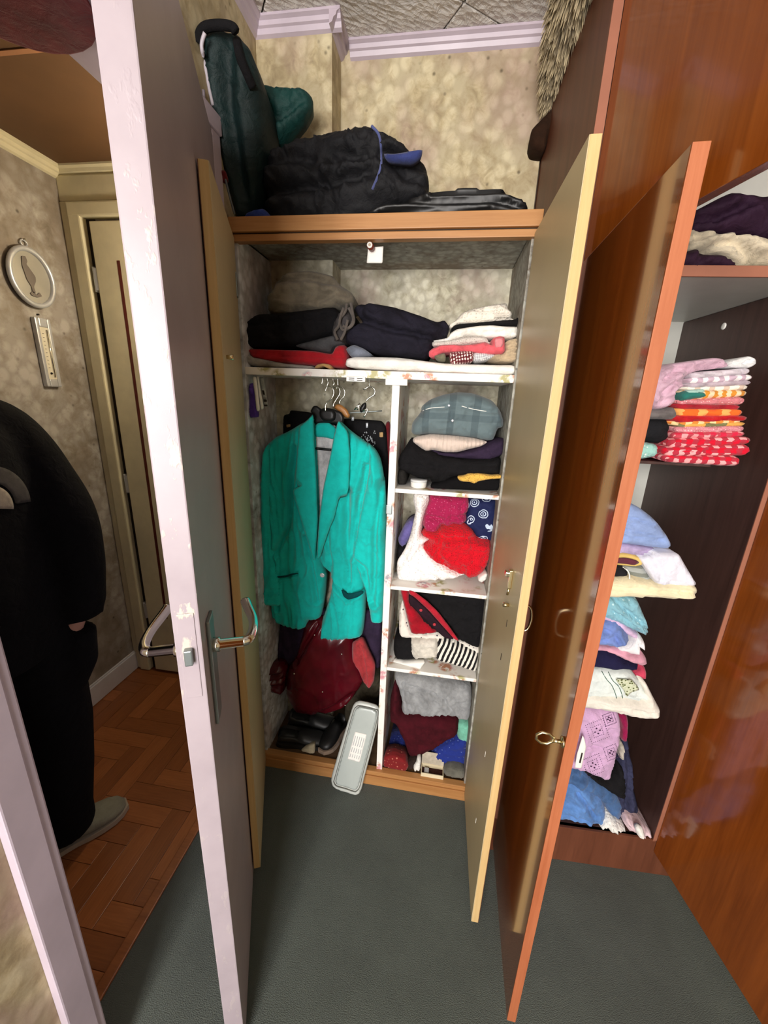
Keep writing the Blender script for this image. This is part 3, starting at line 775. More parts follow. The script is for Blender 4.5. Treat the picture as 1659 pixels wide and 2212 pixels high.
for i, q in enumerate([[(620, 360), (612, 400), (585, 440), (600, 490), (640, 470), (652, 430), (630, 380)], [(640, 355), (648, 400), (655, 450), (630, 480), (600, 470)],
                       [(605, 380), (590, 420), (580, 470), (560, 500), (575, 540)], [(625, 440), (610, 500), (590, 540)]]):
    ptube('fringe_cord', sc, 'K3', q, 1.185 - .002 * i, .0042, fabric((96, 88, 82), 'fringe_cord_cloth'))
cloth('navy_trousers', 'navy blue folded trousers in the middle of upper shelf', 'trousers', 'K3',
   [(600, 548), (598, 500), (640, 465), (690, 440), (640, 375), (660, 356), (720, 342), (850, 364), (1000, 414), (1060, 442), (1105, 428), (1132, 465), (1125, 505), (1080, 528), (1050, 532), (1046, 575), (1012, 628), (870, 612), (750, 598), (660, 572)], 1.185, .21, NAVY, bulge=.035, edge=.05, wr=.005, freq=(6, 12), seed=11,
   cr=[([(690, 440), (740, 462), (850, 490), (1050, 530)], .007, .012), ([(700, 352), (690, 400), (720, 440), (760, 450)], .006, .008), ([(870, 385), (960, 470), (1010, 610)], .006, .005), ([(1085, 450), (1110, 480), (1090, 500)], .009, .012)])
cloth('blue_grey_cloth', 'small blue grey cloth fold under the navy trousers', 'cloth', 'K3',
   [(608, 582), (650, 560), (700, 580), (735, 605), (700, 618), (640, 628)], 1.19, .15, fabric((120, 126, 140)), bulge=.01, edge=.012, seed=12)
cloth('white_sheet', 'long white folded sheet along right part of upper shelf', 'sheet', 'K3',
   [(606, 672), (612, 632), (650, 622), (880, 625), (1100, 655), (1350, 662), (1462, 662), (1462, 712), (1250, 704), (900, 690)], 1.18, .26, WHITE, bulge=.016, edge=.02, wr=.002, freq=(4, 20), seed=13, base=ZT,
   cr=[([(640, 660), (900, 668), (1440, 690)], .004, .003)])
cloth('lace_cloth', 'crumpled off-white lace cloth on top of right pile', 'cloth', 'E',
   [(480, 430), (620, 350), (690, 250), (820, 182), (1100, 122), (1420, 64), (1450, 180), (1512, 232), (1490, 320), (1570, 352), (1300, 360), (940, 392), (760, 406), (640, 412), (545, 485), (505, 470)], 1.215, .16, dotted('offwhite_lace', (230, 223, 210), (200, 190, 175), 120, .2), bulge=.025, edge=.03, wr=.004, freq=(12, 22), seed=14,
   cr=[([(700, 330), (1000, 300), (1480, 320)], .004, .006), ([(820, 240), (1200, 200)], .006, .005)])
cloth('black_cloth', 'black folded cloth under the off-white lace cloth', 'cloth', 'E',
   [(515, 520), (600, 430), (900, 408), (1300, 366), (1560, 352), (1640, 250), (1650, 450), (1480, 462), (1200, 440), (1000, 450), (760, 480), (600, 510)], 1.225, .18, BLACK, bulge=.012, edge=.014, seed=15)
cloth('satin_slip', 'shiny white satin slip above the coral pink garment', 'slip', 'E',
   [(245, 670), (480, 640), (530, 560), (620, 500), (800, 470), (1000, 442), (1180, 432), (1400, 456), (1600, 456), (1590, 610), (1400, 645), (1100, 636), (1000, 606), (800, 600), (500, 690), (250, 700)], 1.205, .2, SATIN, bulge=.022, edge=.024, wr=.004, freq=(9, 18), seed=16,
   cr=[([(540, 640), (640, 570), (900, 540), (1100, 560), (1560, 540)], .006, .008)])
cloth('knit_edge', 'greyish white crocheted knit with scalloped edge over coral garment', 'knitwear', 'E',
   [(228, 730), (250, 695), (480, 692), (700, 622), (1000, 612), (1112, 642), (1120, 705), (1180, 722), (900, 740), (700, 765), (500, 760), (240, 775)], 1.195, .2, dotted('grey_white_crochet', (206, 198, 190), (150, 140, 132), 170, .16), bulge=.012, edge=.014, wr=.003, seed=17)
ck = cloth('coral_garment', 'coral pink folded garment with lighter square pocket', 'garment', 'E',
   [(185, 855), (250, 800), (360, 756), (560, 742), (700, 757), (880, 738), (1080, 702), (1150, 742), (1192, 760), (1190, 645), (1300, 610), (1382, 620), (1388, 850), (1340, 892), (1080, 896), (900, 862), (640, 852), (400, 882), (240, 942), (190, 940)], 1.178, .09, fabric((232, 98, 108), 'coral'), bulge=.014, edge=.016, wr=.003, seed=18, res=.007, sm=1,
   cr=[([(240, 900), (400, 820), (800, 810), (1080, 830)], .003, .004), ([(1080, 720), (1100, 800), (1040, 860)], .003, .004)])
part('pocket', ck, 'E', [(1215, 662), (1352, 640), (1345, 760), (1325, 795), (1222, 802)], 1.173, .004, fabric((240, 150, 156), 'light_coral'), bulge=.002, edge=.004, res=.006, wr=.0005, sm=1)
cloth('olive_cloth', 'small olive green fold left of the burgundy checked cloth', 'cloth', 'E',
   [(276, 912), (450, 880), (455, 1004), (330, 992), (276, 945)], 1.184, .12, fabric((124, 122, 98)), bulge=.006, edge=.008, res=.007)
cloth('checked_cloth', 'burgundy and white checked folded cloth on the white sheet', 'cloth', 'E',
   [(500, 872), (890, 842), (892, 1022), (560, 1058), (520, 1030)], 1.181, .14, gingham('burgundy_check', (84, 30, 36), (120, 60, 64), (240, 228, 220), .0075, rot=R(12)), bulge=.007, edge=.008, res=.007)
cloth('gingham_cloth', 'pale grey gingham cloth right of the burgundy checked cloth', 'cloth', 'E',
   [(890, 872), (1080, 880), (1245, 912), (1130, 985), (892, 1022)], 1.186, .14, gingham('grey_gingham', (150, 150, 156), (190, 190, 194), (228, 226, 222), .005), bulge=.006, edge=.008, res=.007)
cloth('beige_linens', 'beige folded linens at far right under the satin slip', 'linen', 'E',
   [(1100, 905), (1390, 885), (1390, 700), (1500, 655), (1590, 650), (1570, 1010), (1480, 1020), (1250, 1000), (1130, 985)], 1.19, .2, fabric((200, 178, 146), 'beige_linen'), bulge=.012, edge=.014, seed=21, res=.008,
   cr=[([(1390, 740), (1570, 700)], .003, .007), ([(1390, 830), (1570, 770)], .003, .007), ([(1300, 920), (1570, 850)], .003, .007), ([(1250, 965), (1560, 930)], .003, .007)])

# ---------------- hanging space, left compartment
cloth('purple_pouch', 'flat purple pouch hanging at left end of the hanging space', 'pouch', 'H',
   [(160, 212), (205, 206), (226, 360), (248, 530), (162, 536)], 1.182, .012, fabric((92, 62, 160), 'purple_cloth'), bulge=.004, edge=.01, res=.008, sm=1)
cloth('shoehorn', 'white plastic strip nearest the purple pouch', 'shoehorn', 'H',
   [(190, 146), (226, 145), (236, 200), (250, 330), (264, 468), (232, 476), (212, 300)], 1.178, .004, M['white'], bulge=.003, edge=.006, res=.005, wr=0)
cloth('shoehorn', 'white plastic strip right of its twin by the purple pouch', 'shoehorn', 'H',
   [(232, 132), (250, 150), (272, 290), (302, 448), (270, 462), (246, 280)], 1.186, .004, M['white'], bulge=.003, edge=.006, res=.005, wr=0)
tgp = cloth('clear_tag', 'narrow pale grey tag with dark print beside white strips', 'tag', 'H',
   [(262, 150), (300, 150), (348, 430), (306, 430)], 1.195, .002, fabric((186, 190, 190)), bulge=.001, edge=.004, res=.006, wr=0, sm=0)
for a in ([(286, 276), (304, 276), (316, 318), (298, 318)], [(296, 345), (330, 345), (332, 352), (298, 352)], [(300, 360), (332, 360), (334, 385), (304, 385)], [(306, 410), (338, 410), (340, 426), (308, 426)]):
    part('print_mark', tgp, 'H', a, 1.1942, .0006, M['gap'], bulge=.0003, edge=.002, res=.004, wr=0, sm=0, back=1)
def hook(pts, Y, lab):
    o = empty('hanger_hook_eye', at(CROP['H'][0] + pts[0][0] * .22905, CROP['H'][1] + pts[0][1] * .22905, Y)); 
    ptube('wire', o, 'H', pts, Y, .0026, M['chrome'])
    return tag(o, lab, 'hook', 'chrome hooks under the shelf')
hook([(858, 118), (858, 190), (850, 215)], 1.27, 'leftmost chrome hook hanging under the papered shelf')
hook([(903, 118), (905, 180), (912, 205), (900, 235)], 1.255, 'chrome hook carrying the black hanger of the teal blazer')
hook([(957, 118), (957, 180), (968, 210), (958, 230)], 1.275, 'chrome hook carrying the wooden hanger behind the blazer')
hook([(1002, 118), (1002, 190), (1005, 235)], 1.285, 'chrome hook right of the wooden hanger hook')
hook([(1298, 140), (1298, 190), (1300, 235)], 1.285, 'chrome hook carrying the clip hanger near the divider')
bh = empty('coat_hanger', at(703, 880, 1.27)); tag(bh, 'black plastic hanger inside the teal blazer', 'hanger')
ptube('hook', bh, 'H', [(888, 470), (888, 420), (905, 385), (950, 345), (966, 290), (945, 245), (912, 232), (892, 262), (886, 284)], 1.255, .0024, M['chrome'], 5)
part('hub', bh, 'H', [(815, 480), (835, 450), (885, 440), (960, 455), (985, 500), (975, 560), (930, 580), (860, 575), (820, 530)], 1.255, .018, M['black'], bulge=.012, edge=.02, wr=0, res=.006)
part('arm', bh, 'H', [(738, 478), (765, 425), (800, 420), (840, 455), (960, 455), (1035, 482), (1062, 540), (1050, 600), (960, 590), (860, 585), (765, 592), (790, 520)], 1.264, .02, M['black'], bulge=.004, edge=.010, wr=0, res=.006)
part('trouser_bar', bh, 'K4', [(612, 642), (745, 656), (745, 674), (612, 660)], 1.262, .008, M['black'], bulge=.003, edge=.004, wr=0, res=.006, sm=0)
wh = empty('wooden_hanger', at(735, 885, 1.285)); tag(wh, 'wooden hanger peeking out behind the black hanger', 'hanger')
ptube('hook', wh, 'H', [(960, 430), (965, 400), (1000, 345), (1024, 300), (1015, 258), (985, 238), (962, 250)], 1.28, .0024, M['chrome'], 5)
part('shoulder', wh, 'H', [(960, 440), (985, 405), (1030, 410), (1085, 455), (1115, 510), (1100, 540), (1040, 520), (1000, 470)], 1.288, .014, wood('hanger_wood', (196, 140, 78), (168, 110, 56), .35, (30, 30, 30)), bulge=.006, edge=.01, wr=0, res=.006)
w2 = empty('wire_hanger', at(735, 875, 1.295)); tag(w2, 'thin chrome hanger hook crossing behind the wooden hanger', 'hanger')
ptube('hook', w2, 'H', [(1018, 400), (1025, 372), (1062, 330), (1068, 285), (1045, 250), (1010, 236), (990, 260)], 1.295, .0022, M['chrome'], 5)
chh = empty('clip_hanger', at(795, 888, 1.29)); tag(chh, 'chrome clip hanger holding the black trousers by the divider', 'hanger')
ptube('hook', chh, 'H', [(1268, 375), (1300, 345), (1345, 315), (1352, 275), (1330, 248), (1295, 240), (1262, 262), (1242, 262)], 1.285, .0024, M['chrome'], 5)
ptube('clip', chh, 'H', [(1160, 460), (1210, 398), (1205, 420), (1185, 460)], 1.268, .0024, M['chrome'], 2)
ptube('clip', chh, 'H', [(1240, 470), (1285, 448), (1268, 495), (1250, 528)], 1.268, .0024, M['chrome'], 2)
ptube('bar', chh, 'H', [(1105, 490), (1150, 485), (1260, 480), (1420, 470)], 1.285, .0022, M['steel'], 2)
part('clip_pad', chh, 'H', [(1205, 440), (1235, 400), (1265, 385), (1270, 430), (1240, 480), (1210, 485)], 1.275, .012, M['black'], bulge=.004, edge=.008, wr=0, res=.006)
bt = cloth('hanging_trousers', 'black trousers with sequins hanging behind the teal blazer', 'trousers', 'K4',
   [(375, 530), (380, 402), (425, 396), (428, 366), (590, 384), (640, 420), (800, 430), (900, 432), (1120, 446), (1150, 490), (1165, 700), (1168, 1100), (1000, 1180), (400, 1100)], 1.325, .035, BLACK, bulge=.012, edge=.02, wr=.003, freq=(20, 3), seed=30)
for a in ([(408, 476), (438, 470), (438, 492), (410, 496)], [(1104, 532), (1132, 530), (1132, 568), (1104, 568)]):
    part('label_patch', bt, 'K4', a, 1.312, .003, fabric((196, 160, 110)), bulge=.001, edge=.003, wr=0, res=.006, sm=0)
rng = random.Random(3)
bm = bmesh.new()
for i in range(60):
    a, b = rng.gauss(1020, 26), rng.gauss(600, 32)
    p = W('K4', [(a, b)], 1.311)[0] - wloc(bt); bmesh.ops.create_icosphere(bm, subdivisions=1, radius=.0022, matrix=Matrix.Translation(p))
tag(link('sequins', mesh_from(bm, 'sequins'), M['silver'], bt), kind='stuff')
for a in ([(897, 415), (915, 415), (913, 445), (895, 445)], [(1002, 462), (1020, 460), (1018, 498), (1003, 498)]):
    part('clip_end', chh, 'K4', a, 1.305, .004, M['silver'], bulge=.001, edge=.003, wr=0, res=.006, sm=0)
cloth('red_dress', 'narrow dark red garment edge hanging beside the divider', 'garment', 'K4',
   [(1142, 462), (1186, 440), (1184, 900), (1168, 1150), (1140, 1150)], 1.345, .03, fabric((104, 26, 32)), bulge=.006, edge=.01, freq=(20, 3))
cloth('purple_coat', 'dark purple garment hanging behind the maroon leather jacket', 'garment', 'K6',
   [(200, 250), (900, 250), (906, 420), (896, 665), (855, 640), (780, 560), (560, 600), (300, 640), (120, 642), (180, 540), (195, 420)], 1.30, .05, DPURP, bulge=.015, edge=.03, wr=.005, freq=(18, 3), seed=33)
lj = cloth('leather_jacket', 'shiny maroon leather jacket with studs hanging below the blazer', 'jacket', 'K6',
   [(330, 470), (345, 360), (470, 330), (600, 400), (700, 430), (706, 560), (770, 720), (782, 775), (700, 900), (640, 965), (520, 1005), (410, 1018), (290, 1002), (250, 940), (215, 860), (232, 690), (290, 620)], 1.235, .075, MAROON_L, bulge=.055, edge=.11, wr=.0022, freq=(7, 3), seed=34,
   cr=[([(455, 370), (380, 500), (300, 640)], .008, .010), ([(450, 990), (600, 920), (700, 860)], .012, .010)])
part('sleeve', lj, 'K6', [(100, 660), (130, 635), (205, 640), (236, 690), (222, 750), (216, 850), (170, 838), (120, 830), (110, 770)], 1.235, .05, MAROON_L, bulge=.03, edge=.04, wr=.006, freq=(14, 14), seed=35,
     cr=[([(110, 730), (220, 742)], .006, .008), ([(120, 690), (210, 690)], .006, .006)])
for a in ((445, 420), (305, 687), (500, 812), (632, 552), (655, 905)):
    p = on_surface(lj, W('K6', [a], 1.232)[0]) - wloc(lj)
    lathe('stud', [(.0035, 0), (.003, .0018), (.001, .0028)], M['chrome'], lj, p, 12, rot=(R(90), 0, 0))
cloth('coral_scarf', 'coral red scarf end hanging right of the maroon jacket', 'scarf', 'K6',
   [(698, 480), (770, 440), (805, 520), (862, 640), (852, 750), (822, 802), (790, 775), (745, 672), (700, 610)], 1.245, .03, fabric((176, 56, 60), 'coral_red'), bulge=.012, edge=.02, wr=.004, freq=(22, 4), seed=36,
   cr=[([(760, 480), (790, 640), (800, 770)], .005, .008)])

# teal blazer
bz = empty('blazer', at(700, 1390, 1.26)); tag(bz, 'bright teal single-button blazer hanging at front of the cupboard', 'blazer')
part('lining', bz, 'K4', [(600, 480), (780, 470), (770, 640), (700, 1100), (650, 1400), (610, 1200), (600, 700)], 1.275, .012, fabric((214, 210, 212), 'pale_lining', rough=.6), bulge=.006, edge=.02, wr=.003, freq=(26, 4), label='pale grey lining inside the neck')
part('collar', bz, 'K4', [(602, 500), (640, 462), (720, 458), (778, 500), (772, 590), (690, 570), (606, 566)], 1.262, .012, TEAL, bulge=.006, edge=.015, wr=.001)
part('front_panel', bz, 'K4', [(603, 420), (500, 470), (400, 530), (300, 575), (235, 640), (225, 760), (245, 1000), (262, 1300), (270, 1600), (276, 1860), (288, 1930), (330, 1985), (480, 2016), (545, 2010), (562, 1950), (590, 1952), (650, 1945), (680, 1780), (690, 1620), (660, 1500), (640, 1200), (625, 700)], 1.245, .035, TEAL,
     bulge=.03, edge=.05, wr=.007, freq=(10, 1.6), seed=41, res=.009, back=.96,
     cr=[([(270, 1150), (320, 1480), (350, 1850)], .006, .012), ([(480, 640), (450, 900), (430, 1240), (340, 1420)], .008, .012), ([(345, 1616), (420, 1606), (500, 1584)], .0035, .010), ([(560, 1300), (610, 1560), (640, 1800)], .006, .010)])
part('front_panel', bz, 'K4', [(790, 440), (870, 520), (1000, 612), (1085, 700), (1060, 900), (1010, 1150), (985, 1450), (992, 1720), (986, 1900), (968, 2078), (880, 2090), (700, 2102), (632, 2080), (660, 1940), (720, 1780), (742, 1640), (690, 1560), (640, 1510), (650, 1200), (700, 900), (750, 600)], 1.235, .035, TEAL,
     bulge=.03, edge=.05, wr=.007, freq=(10, 1.6), seed=44, res=.009, back=.96,
     cr=[([(870, 960), (868, 1300), (880, 1640)], .012, .014), ([(740, 1640), (800, 1700), (870, 1775), (985, 1720)], .005, .010), ([(1010, 780), (950, 1080), (900, 1450)], .008, .012), ([(740, 1640), (690, 1830), (640, 2060)], .008, .010), ([(855, 972), (950, 975)], .003, .006), ([(720, 1250), (740, 1500), (730, 1620)], .008, .010)])
part('pocket_shade', bz, 'K4', [(815, 1700), (870, 1745), (985, 1712), (985, 1735), (940, 1765), (870, 1785), (835, 1760)], 1.206, .004, fabric((6, 74, 78), 'deep_teal'), bulge=.002, edge=.006, wr=0, res=.006, label='painted shade in the opening of the sagging hip pocket')  # dark teal strip paints the shade inside the pocket mouth
part('pocket_slit', bz, 'K4', [(340, 1606), (410, 1600), (450, 1586), (502, 1580), (500, 1588), (450, 1598), (410, 1616), (345, 1620)], 1.2165, .003, fabric((6, 74, 78), 'deep_teal'), bulge=.001, edge=.004, wr=0, res=.006, sm=1)
part('sleeve', bz, 'K4', [(240, 622), (205, 700), (196, 900), (196, 1200), (202, 1600), (212, 1810), (280, 1852), (362, 1850), (350, 1660), (318, 1450), (285, 1250), (270, 1000), (268, 760), (262, 650)], 1.218, .05, TEAL, bulge=.035, edge=.035, wr=.004, freq=(14, 4), seed=46, res=.009)
part('sleeve', bz, 'K4', [(1000, 612), (1060, 660), (1100, 730), (1125, 850), (1142, 1000), (1148, 1400), (1138, 1800), (1126, 1986), (1030, 1976), (1016, 1860), (990, 1720), (930, 1570), (896, 1470), (905, 1390), (935, 1220), (970, 1040), (1010, 860), (1020, 720)], 1.206, .05, TEAL, bulge=.035, edge=.035, wr=.005, freq=(14, 4), seed=47, res=.009,
     cr=[([(1120, 900), (1070, 1300), (1060, 1800)], .008, .010), ([(900, 1480), (1000, 1560), (1040, 1800)], .008, .008)])
part('lapel', bz, 'K4', [(606, 392), (560, 440), (500, 488), (488, 640), (470, 880), (520, 928), (448, 965), (490, 1110), (560, 1340), (617, 1515), (634, 1300), (640, 1180), (628, 850), (612, 600)], 1.212, .008, TEAL, bulge=.007, edge=.02, wr=.001, seed=48, sm=1, res=.008)
part('lapel', bz, 'K4', [(792, 438), (868, 524), (882, 700), (872, 960), (800, 980), (760, 1150), (720, 1240), (640, 1490), (634, 1400), (650, 1180), (680, 950), (735, 700), (760, 560)], 1.204, .008, TEAL, bulge=.007, edge=.02, wr=.001, seed=49, sm=1, res=.008)
p = W('K4', [(678, 1597)], 1.204)[0] - wloc(bz)
bt_ = lathe('button', [(.0085, 0), (.0085, .002), (.0065, .0035), (.004, .003)], M['silver'], bz, p, 20, rot=(R(90), 0, 0))

# ---------------- floor of the left compartment
def loft_shoe(name, L, w, h, mat, sole, parent=None, loc=(0, 0, 0), rz=0, opening=True, heel=.0):
    root = empty(name, loc, rz)
    if parent: root.parent = parent
    st = [(0, .62, .78, .0), (.06, .78, .98, .0), (.16, .84, 1.0, 0), (.30, .80, .92, 0), (.42, .82, .80, 0), (.55, .95, .66, 0), (.70, 1.0, .54, 0), (.84, .93, .46, 0), (.94, .70, .38, 0), (1.0, .28, .26, 0)]
    bm = bmesh.new(); rings = []; n = 16
    for t, ww, hh, _ in st:
        r = []
        for k in range(n):
            a = 2 * math.pi * k / n; c, s_ = math.cos(a), math.sin(a)
            yy = ww * w / 2 * (abs(c) ** .75) * (1 if c >= 0 else -1)
            zz = hh * h * .5 * (1 + (abs(s_) ** .8) * (1 if s_ >= 0 else -1))
            r.append(bm.verts.new((t * L, yy * (1 - .18 * max(0, s_)), zz)))
        rings.append(r)
    for A, B in zip(rings, rings[1:]):
        for k in range(n): bm.faces.new((A[k], B[k], B[(k + 1) % n], A[(k + 1) % n]))
    bm.faces.new(rings[0]); bm.faces.new(list(reversed(rings[-1])))
    if opening:
        top = [f for f in bm.faces if f.calc_center_median().z > h * .62 and .03 * L < f.calc_center_median().x < .36 * L]
        r = bmesh.ops.inset_region(bm, faces=top, thickness=.006)
        bmesh.ops.translate(bm, vec=(0, 0, -h * .32), verts=list({v for f in top for v in f.verts}))
    bmesh.ops.recalc_face_normals(bm, faces=bm.faces)
    u = link('upper', mesh_from(bm, 'upper'), mat, root, (0, 0, .012), smooth=True)
    bm = bmesh.new(); lo, hi = [], []
    for t, ww, hh, _ in st:
        for sg in (-1, 1):
            pass
    oa = [(t * L, ww * w / 2 + .004) for t, ww, _, _ in st]; oa[0] = (-.006, oa[0][1]); oa[-1] = (L + .006, oa[-1][1])
    loop = oa + [(a, -b) for a, b in reversed(oa)]
    A = [bm.verts.new((a, b, 0)) for a, b in loop]; B = [bm.verts.new((a, b, .018)) for a, b in loop]
    bm.faces.new(list(reversed(A))); bm.faces.new(B)
    for k in range(len(loop)): bm.faces.new((A[k], A[(k + 1) % len(loop)], B[(k + 1) % len(loop)], B[k]))
    link('sole', mesh_from(bm, 'sole'), sole, root)
    return root
SOLE = paint('dark_sole', (30, 28, 27), .6)
SHOE = leather('dull_black_shoe_leather', (40, 41, 42), .45)
zb = .058
s1 = loft_shoe('black_shoe', .20, .075, .062, SHOE, SOLE, None, (-.585 + .01, 1.225, zb), R(8)); tag(s1, 'black leather shoe lying at front left of cupboard floor', 'shoe', 'black shoes on the cupboard floor')
s2 = loft_shoe('black_shoe', .22, .075, .075, SHOE, SOLE, None, (-.565, 1.315, zb), R(4)); tag(s2, 'black leather shoe lying behind its partner on cupboard floor', 'shoe', 'black shoes on the cupboard floor')
s3 = loft_shoe('court_shoe', .15, .072, .07, BLK_L, fabric((150, 128, 110)), None, (-.335, 1.345, zb), R(-110)); tag(s3, 'shiny black court shoe pointing forward beside the grey lid', 'shoe')
p = lathe('shoe_buckle_tin', [(.02, 0), (.022, .004), (.022, .03), (.016, .036)], BLK_L, None, (-.292, 1.335, zb), 16)
tag(p, 'small dark round tin behind the shiny court shoe', 'tin')
cloth('olive_bag', 'dark olive crumpled bag behind the grey plastic lid', 'bag', 'K6',
   [(690, 900), (740, 830), (860, 650), (896, 660), (898, 860), (880, 960), (860, 1280), (640, 1180), (650, 960)], 1.33, .05, fabric((62, 56, 44), 'dark_olive'), bulge=.02, edge=.03, wr=.006, seed=50, base=.058)
cloth('beige_paper', 'small beige paper scrap between shoes at cupboard front', 'paper', 'S',
   [(730, 1010), (880, 930), (985, 905), (990, 1070), (860, 1060)], 1.19, .02, fabric((190, 178, 150)), bulge=.004, edge=.01, base=.057, res=.008)
# grey lid leaning on the plinth
LD = (0.0, .36)
YD = on_floor(760, 1722).y
lid = cloth('storage_box_lid', 'long grey plastic storage box lid leaning on the cupboard plinth', 'lid', 'D',
   [(130, 1740), (150, 1620), (350, 950), (560, 270), (610, 185), (700, 150), (880, 185), (1040, 235), (1096, 300), (1060, 640), (900, 1280), (790, 1700), (745, 1900), (690, 2010), (620, 2032), (400, 1970), (230, 1910), (155, 1850)], YD, .010,
   paint('grey_plastic', (196, 200, 194), .32, .03, .5), lean=LD, bulge=.006, edge=.012, wr=0, res=.008, sm=1, back=.98)
part('inset_panel', lid, 'D', [(215, 1735), (400, 1060), (590, 380), (640, 280), (720, 243), (1000, 308), (1058, 360), (1010, 620), (760, 1560), (690, 1820), (650, 1890), (600, 1912), (420, 1850), (250, 1800)], YD - .0035, .003, paint('grey_plastic_panel', (178, 186, 182), .25, .03, .5), lean=LD, bulge=.0015, edge=.006, wr=0, res=.01, sm=1)
for q in ([(190, 1740), (395, 1010), (575, 370), (630, 265), (715, 232), (1010, 300), (1072, 350), (1030, 600), (775, 1570), (710, 1840), (655, 1920), (600, 1940), (420, 1880), (240, 1825), (190, 1740)],):
    ptube('groove', lid, 'D', q, YD - .004, .0016, paint('groove_grey', (120, 122, 116), .5), 3, lean=LD)
lb = part('label_sticker', lid, 'D', [(617, 745), (848, 800), (708, 1358), (466, 1290)], YD - .0052, .0006, M['paperw'], lean=LD, bulge=.0004, edge=.003, wr=0, res=.008, sm=0, back=1, label='white printed sticker')
for k in range(5):
    f = .14 + k * .18
    a0, a1 = Vector((617, 745)).lerp(Vector((848, 800)), f), Vector((466, 1290)).lerp(Vector((708, 1358)), f)
    for s0, s1 in ((.12, .5), (.55, .72), (.78, .9)):
        q0, q1 = a0.lerp(a1, s0), a0.lerp(a1, s1)
        part('print_line', lid, 'D', [(q0.x - 6, q0.y), (q0.x + 6, q0.y), (q1.x + 6, q1.y), (q1.x - 6, q1.y)], YD - .0058, .0003, paint('faded_print', (176, 178, 182), .7) if k == 0 and s0 < .2 else bpy.data.materials['faded_print'], lean=LD, bulge=.0002, edge=.002, wr=0, res=.01, sm=0, back=1)

# ---------------- right compartment, shelf A
zA, zB, zC = SH['A'] + .001, SH['B'] + .001, SH['C'] + .001
sh = cloth('plaid_shirt', 'grey teal plaid shirt folded at top of the knitwear pile', 'shirt', 'K5',
   [(290, 610), (298, 510), (385, 405), (390, 350), (470, 282), (600, 232), (750, 205), (900, 215), (1090, 285), (1170, 385), (1205, 480), (1200, 555), (1148, 562), (1105, 682), (1040, 688), (860, 658), (700, 638), (480, 622), (330, 632)], 1.215, .2, plaid('grey_teal_plaid', (102, 118, 122), (70, 84, 90), (200, 200, 196)), bulge=.05, edge=.06, wr=.005, freq=(9, 9), seed=51, back=.9, backz=.8,
   cr=[([(330, 400), (480, 365), (640, 345), (800, 345), (1020, 395), (1150, 400)], .005, .006), ([(680, 250), (690, 400), (660, 620)], .004, .004)])
for q in ([(400, 392), (480, 362), (620, 350)], [(785, 342), (900, 372), (1020, 392)]): ptube('piping', sh, 'K5', q, 1.168, .0012, M['white'], 3, on=sh, off=.001)
for a in ((663, 335), (697, 480)):
    p = on_surface(sh, W('K5', [a], 1.166)[0], .001) - wloc(sh); lathe('button', [(.004, 0), (.004, .0015), (.002, .002)], M['silver'], sh, p, 12, rot=(R(90), 0, 0))
cloth('ribbed_jumper', 'cream pink ribbed knit jumper under the plaid shirt', 'jumper', 'K5',
   [(303, 690), (322, 645), (480, 618), (700, 632), (900, 655), (1045, 690), (985, 732), (860, 762), (750, 792), (620, 792), (500, 768), (440, 784), (380, 745)], 1.20, .2, ribbed('cream_rib', (214, 196, 184), .012), bulge=.025, edge=.03, wr=.003, seed=52, backz=.8)
cloth('purple_jumper', 'dark purple folded jumper under the cream ribbed jumper', 'jumper', 'K5',
   [(460, 770), (620, 795), (750, 797), (980, 735), (1050, 695), (1205, 640), (1195, 810), (1060, 868), (850, 858), (600, 830)], 1.212, .2, DPURP, bulge=.02, edge=.022, seed=53, backz=.8)
cloth('black_jumper', 'black folded jumper filling lower part of knitwear pile', 'jumper', 'K5',
   [(168, 890), (185, 820), (230, 755), (300, 640), (340, 700), (400, 755), (480, 775), (620, 830), (850, 860), (1175, 830), (1165, 1015), (860, 1005), (700, 1035), (620, 1085), (490, 1090), (480, 1040), (380, 1052), (250, 992), (180, 955)], 1.198, .2, BLACK, bulge=.03, edge=.04, wr=.004, seed=54, backz=.8,
   cr=[([(200, 900), (500, 930), (1150, 940)], .006, .004)])
cloth('black_shawl', 'black lace shawl flat on shelf under yellow crochet', 'shawl', 'K5',
   [(485, 1080), (740, 1015), (1165, 1025), (1160, 1136), (700, 1118), (486, 1106)], 1.20, .2, fabric((16, 15, 17), 'jet_black'), bulge=.012, edge=.014, base=zA, seed=55)
cloth('dark_roll', 'small dark grey rolled sock left of the white tub', 'sock', 'K5',
   [(162, 1010), (180, 950), (240, 940), (262, 1000), (250, 1066), (170, 1066)], 1.21, .12, fabric((40, 38, 36)), bulge=.02, edge=.02, base=zA)
pt = at(904, 1042, 1.20)
tub = empty('white_tub', (pt.x, 1.215, zA)); tag(tub, 'small round white tub at front of the knitwear shelf', 'tub')
lathe('tub_body', [(.022, 0), (.0245, .002), (.0255, .014), (.0255, .018)], M['white'], tub, (0, 0, 0), 28)
lathe('tub_lid', [(.0265, .018), (.0265, .024), (.024, .026), (.004, .0262)], paint('clear_lid', (224, 226, 226), .25), tub, (0, 0, 0), 28)
cloth('yellow_crochet', 'mustard yellow crochet strip on the black shawl', 'crochet', 'K5',
   [(738, 1022), (790, 1016), (850, 990), (960, 990), (1080, 1012), (1168, 1006), (1168, 1036), (1060, 1042), (950, 1062), (905, 1088), (870, 1070), (800, 1066), (765, 1058)], 1.186, .06, dotted('mustard_crochet', (226, 180, 84), (160, 112, 40), 210, .2), bulge=.006, edge=.008, wr=.002, res=.006, sm=1)

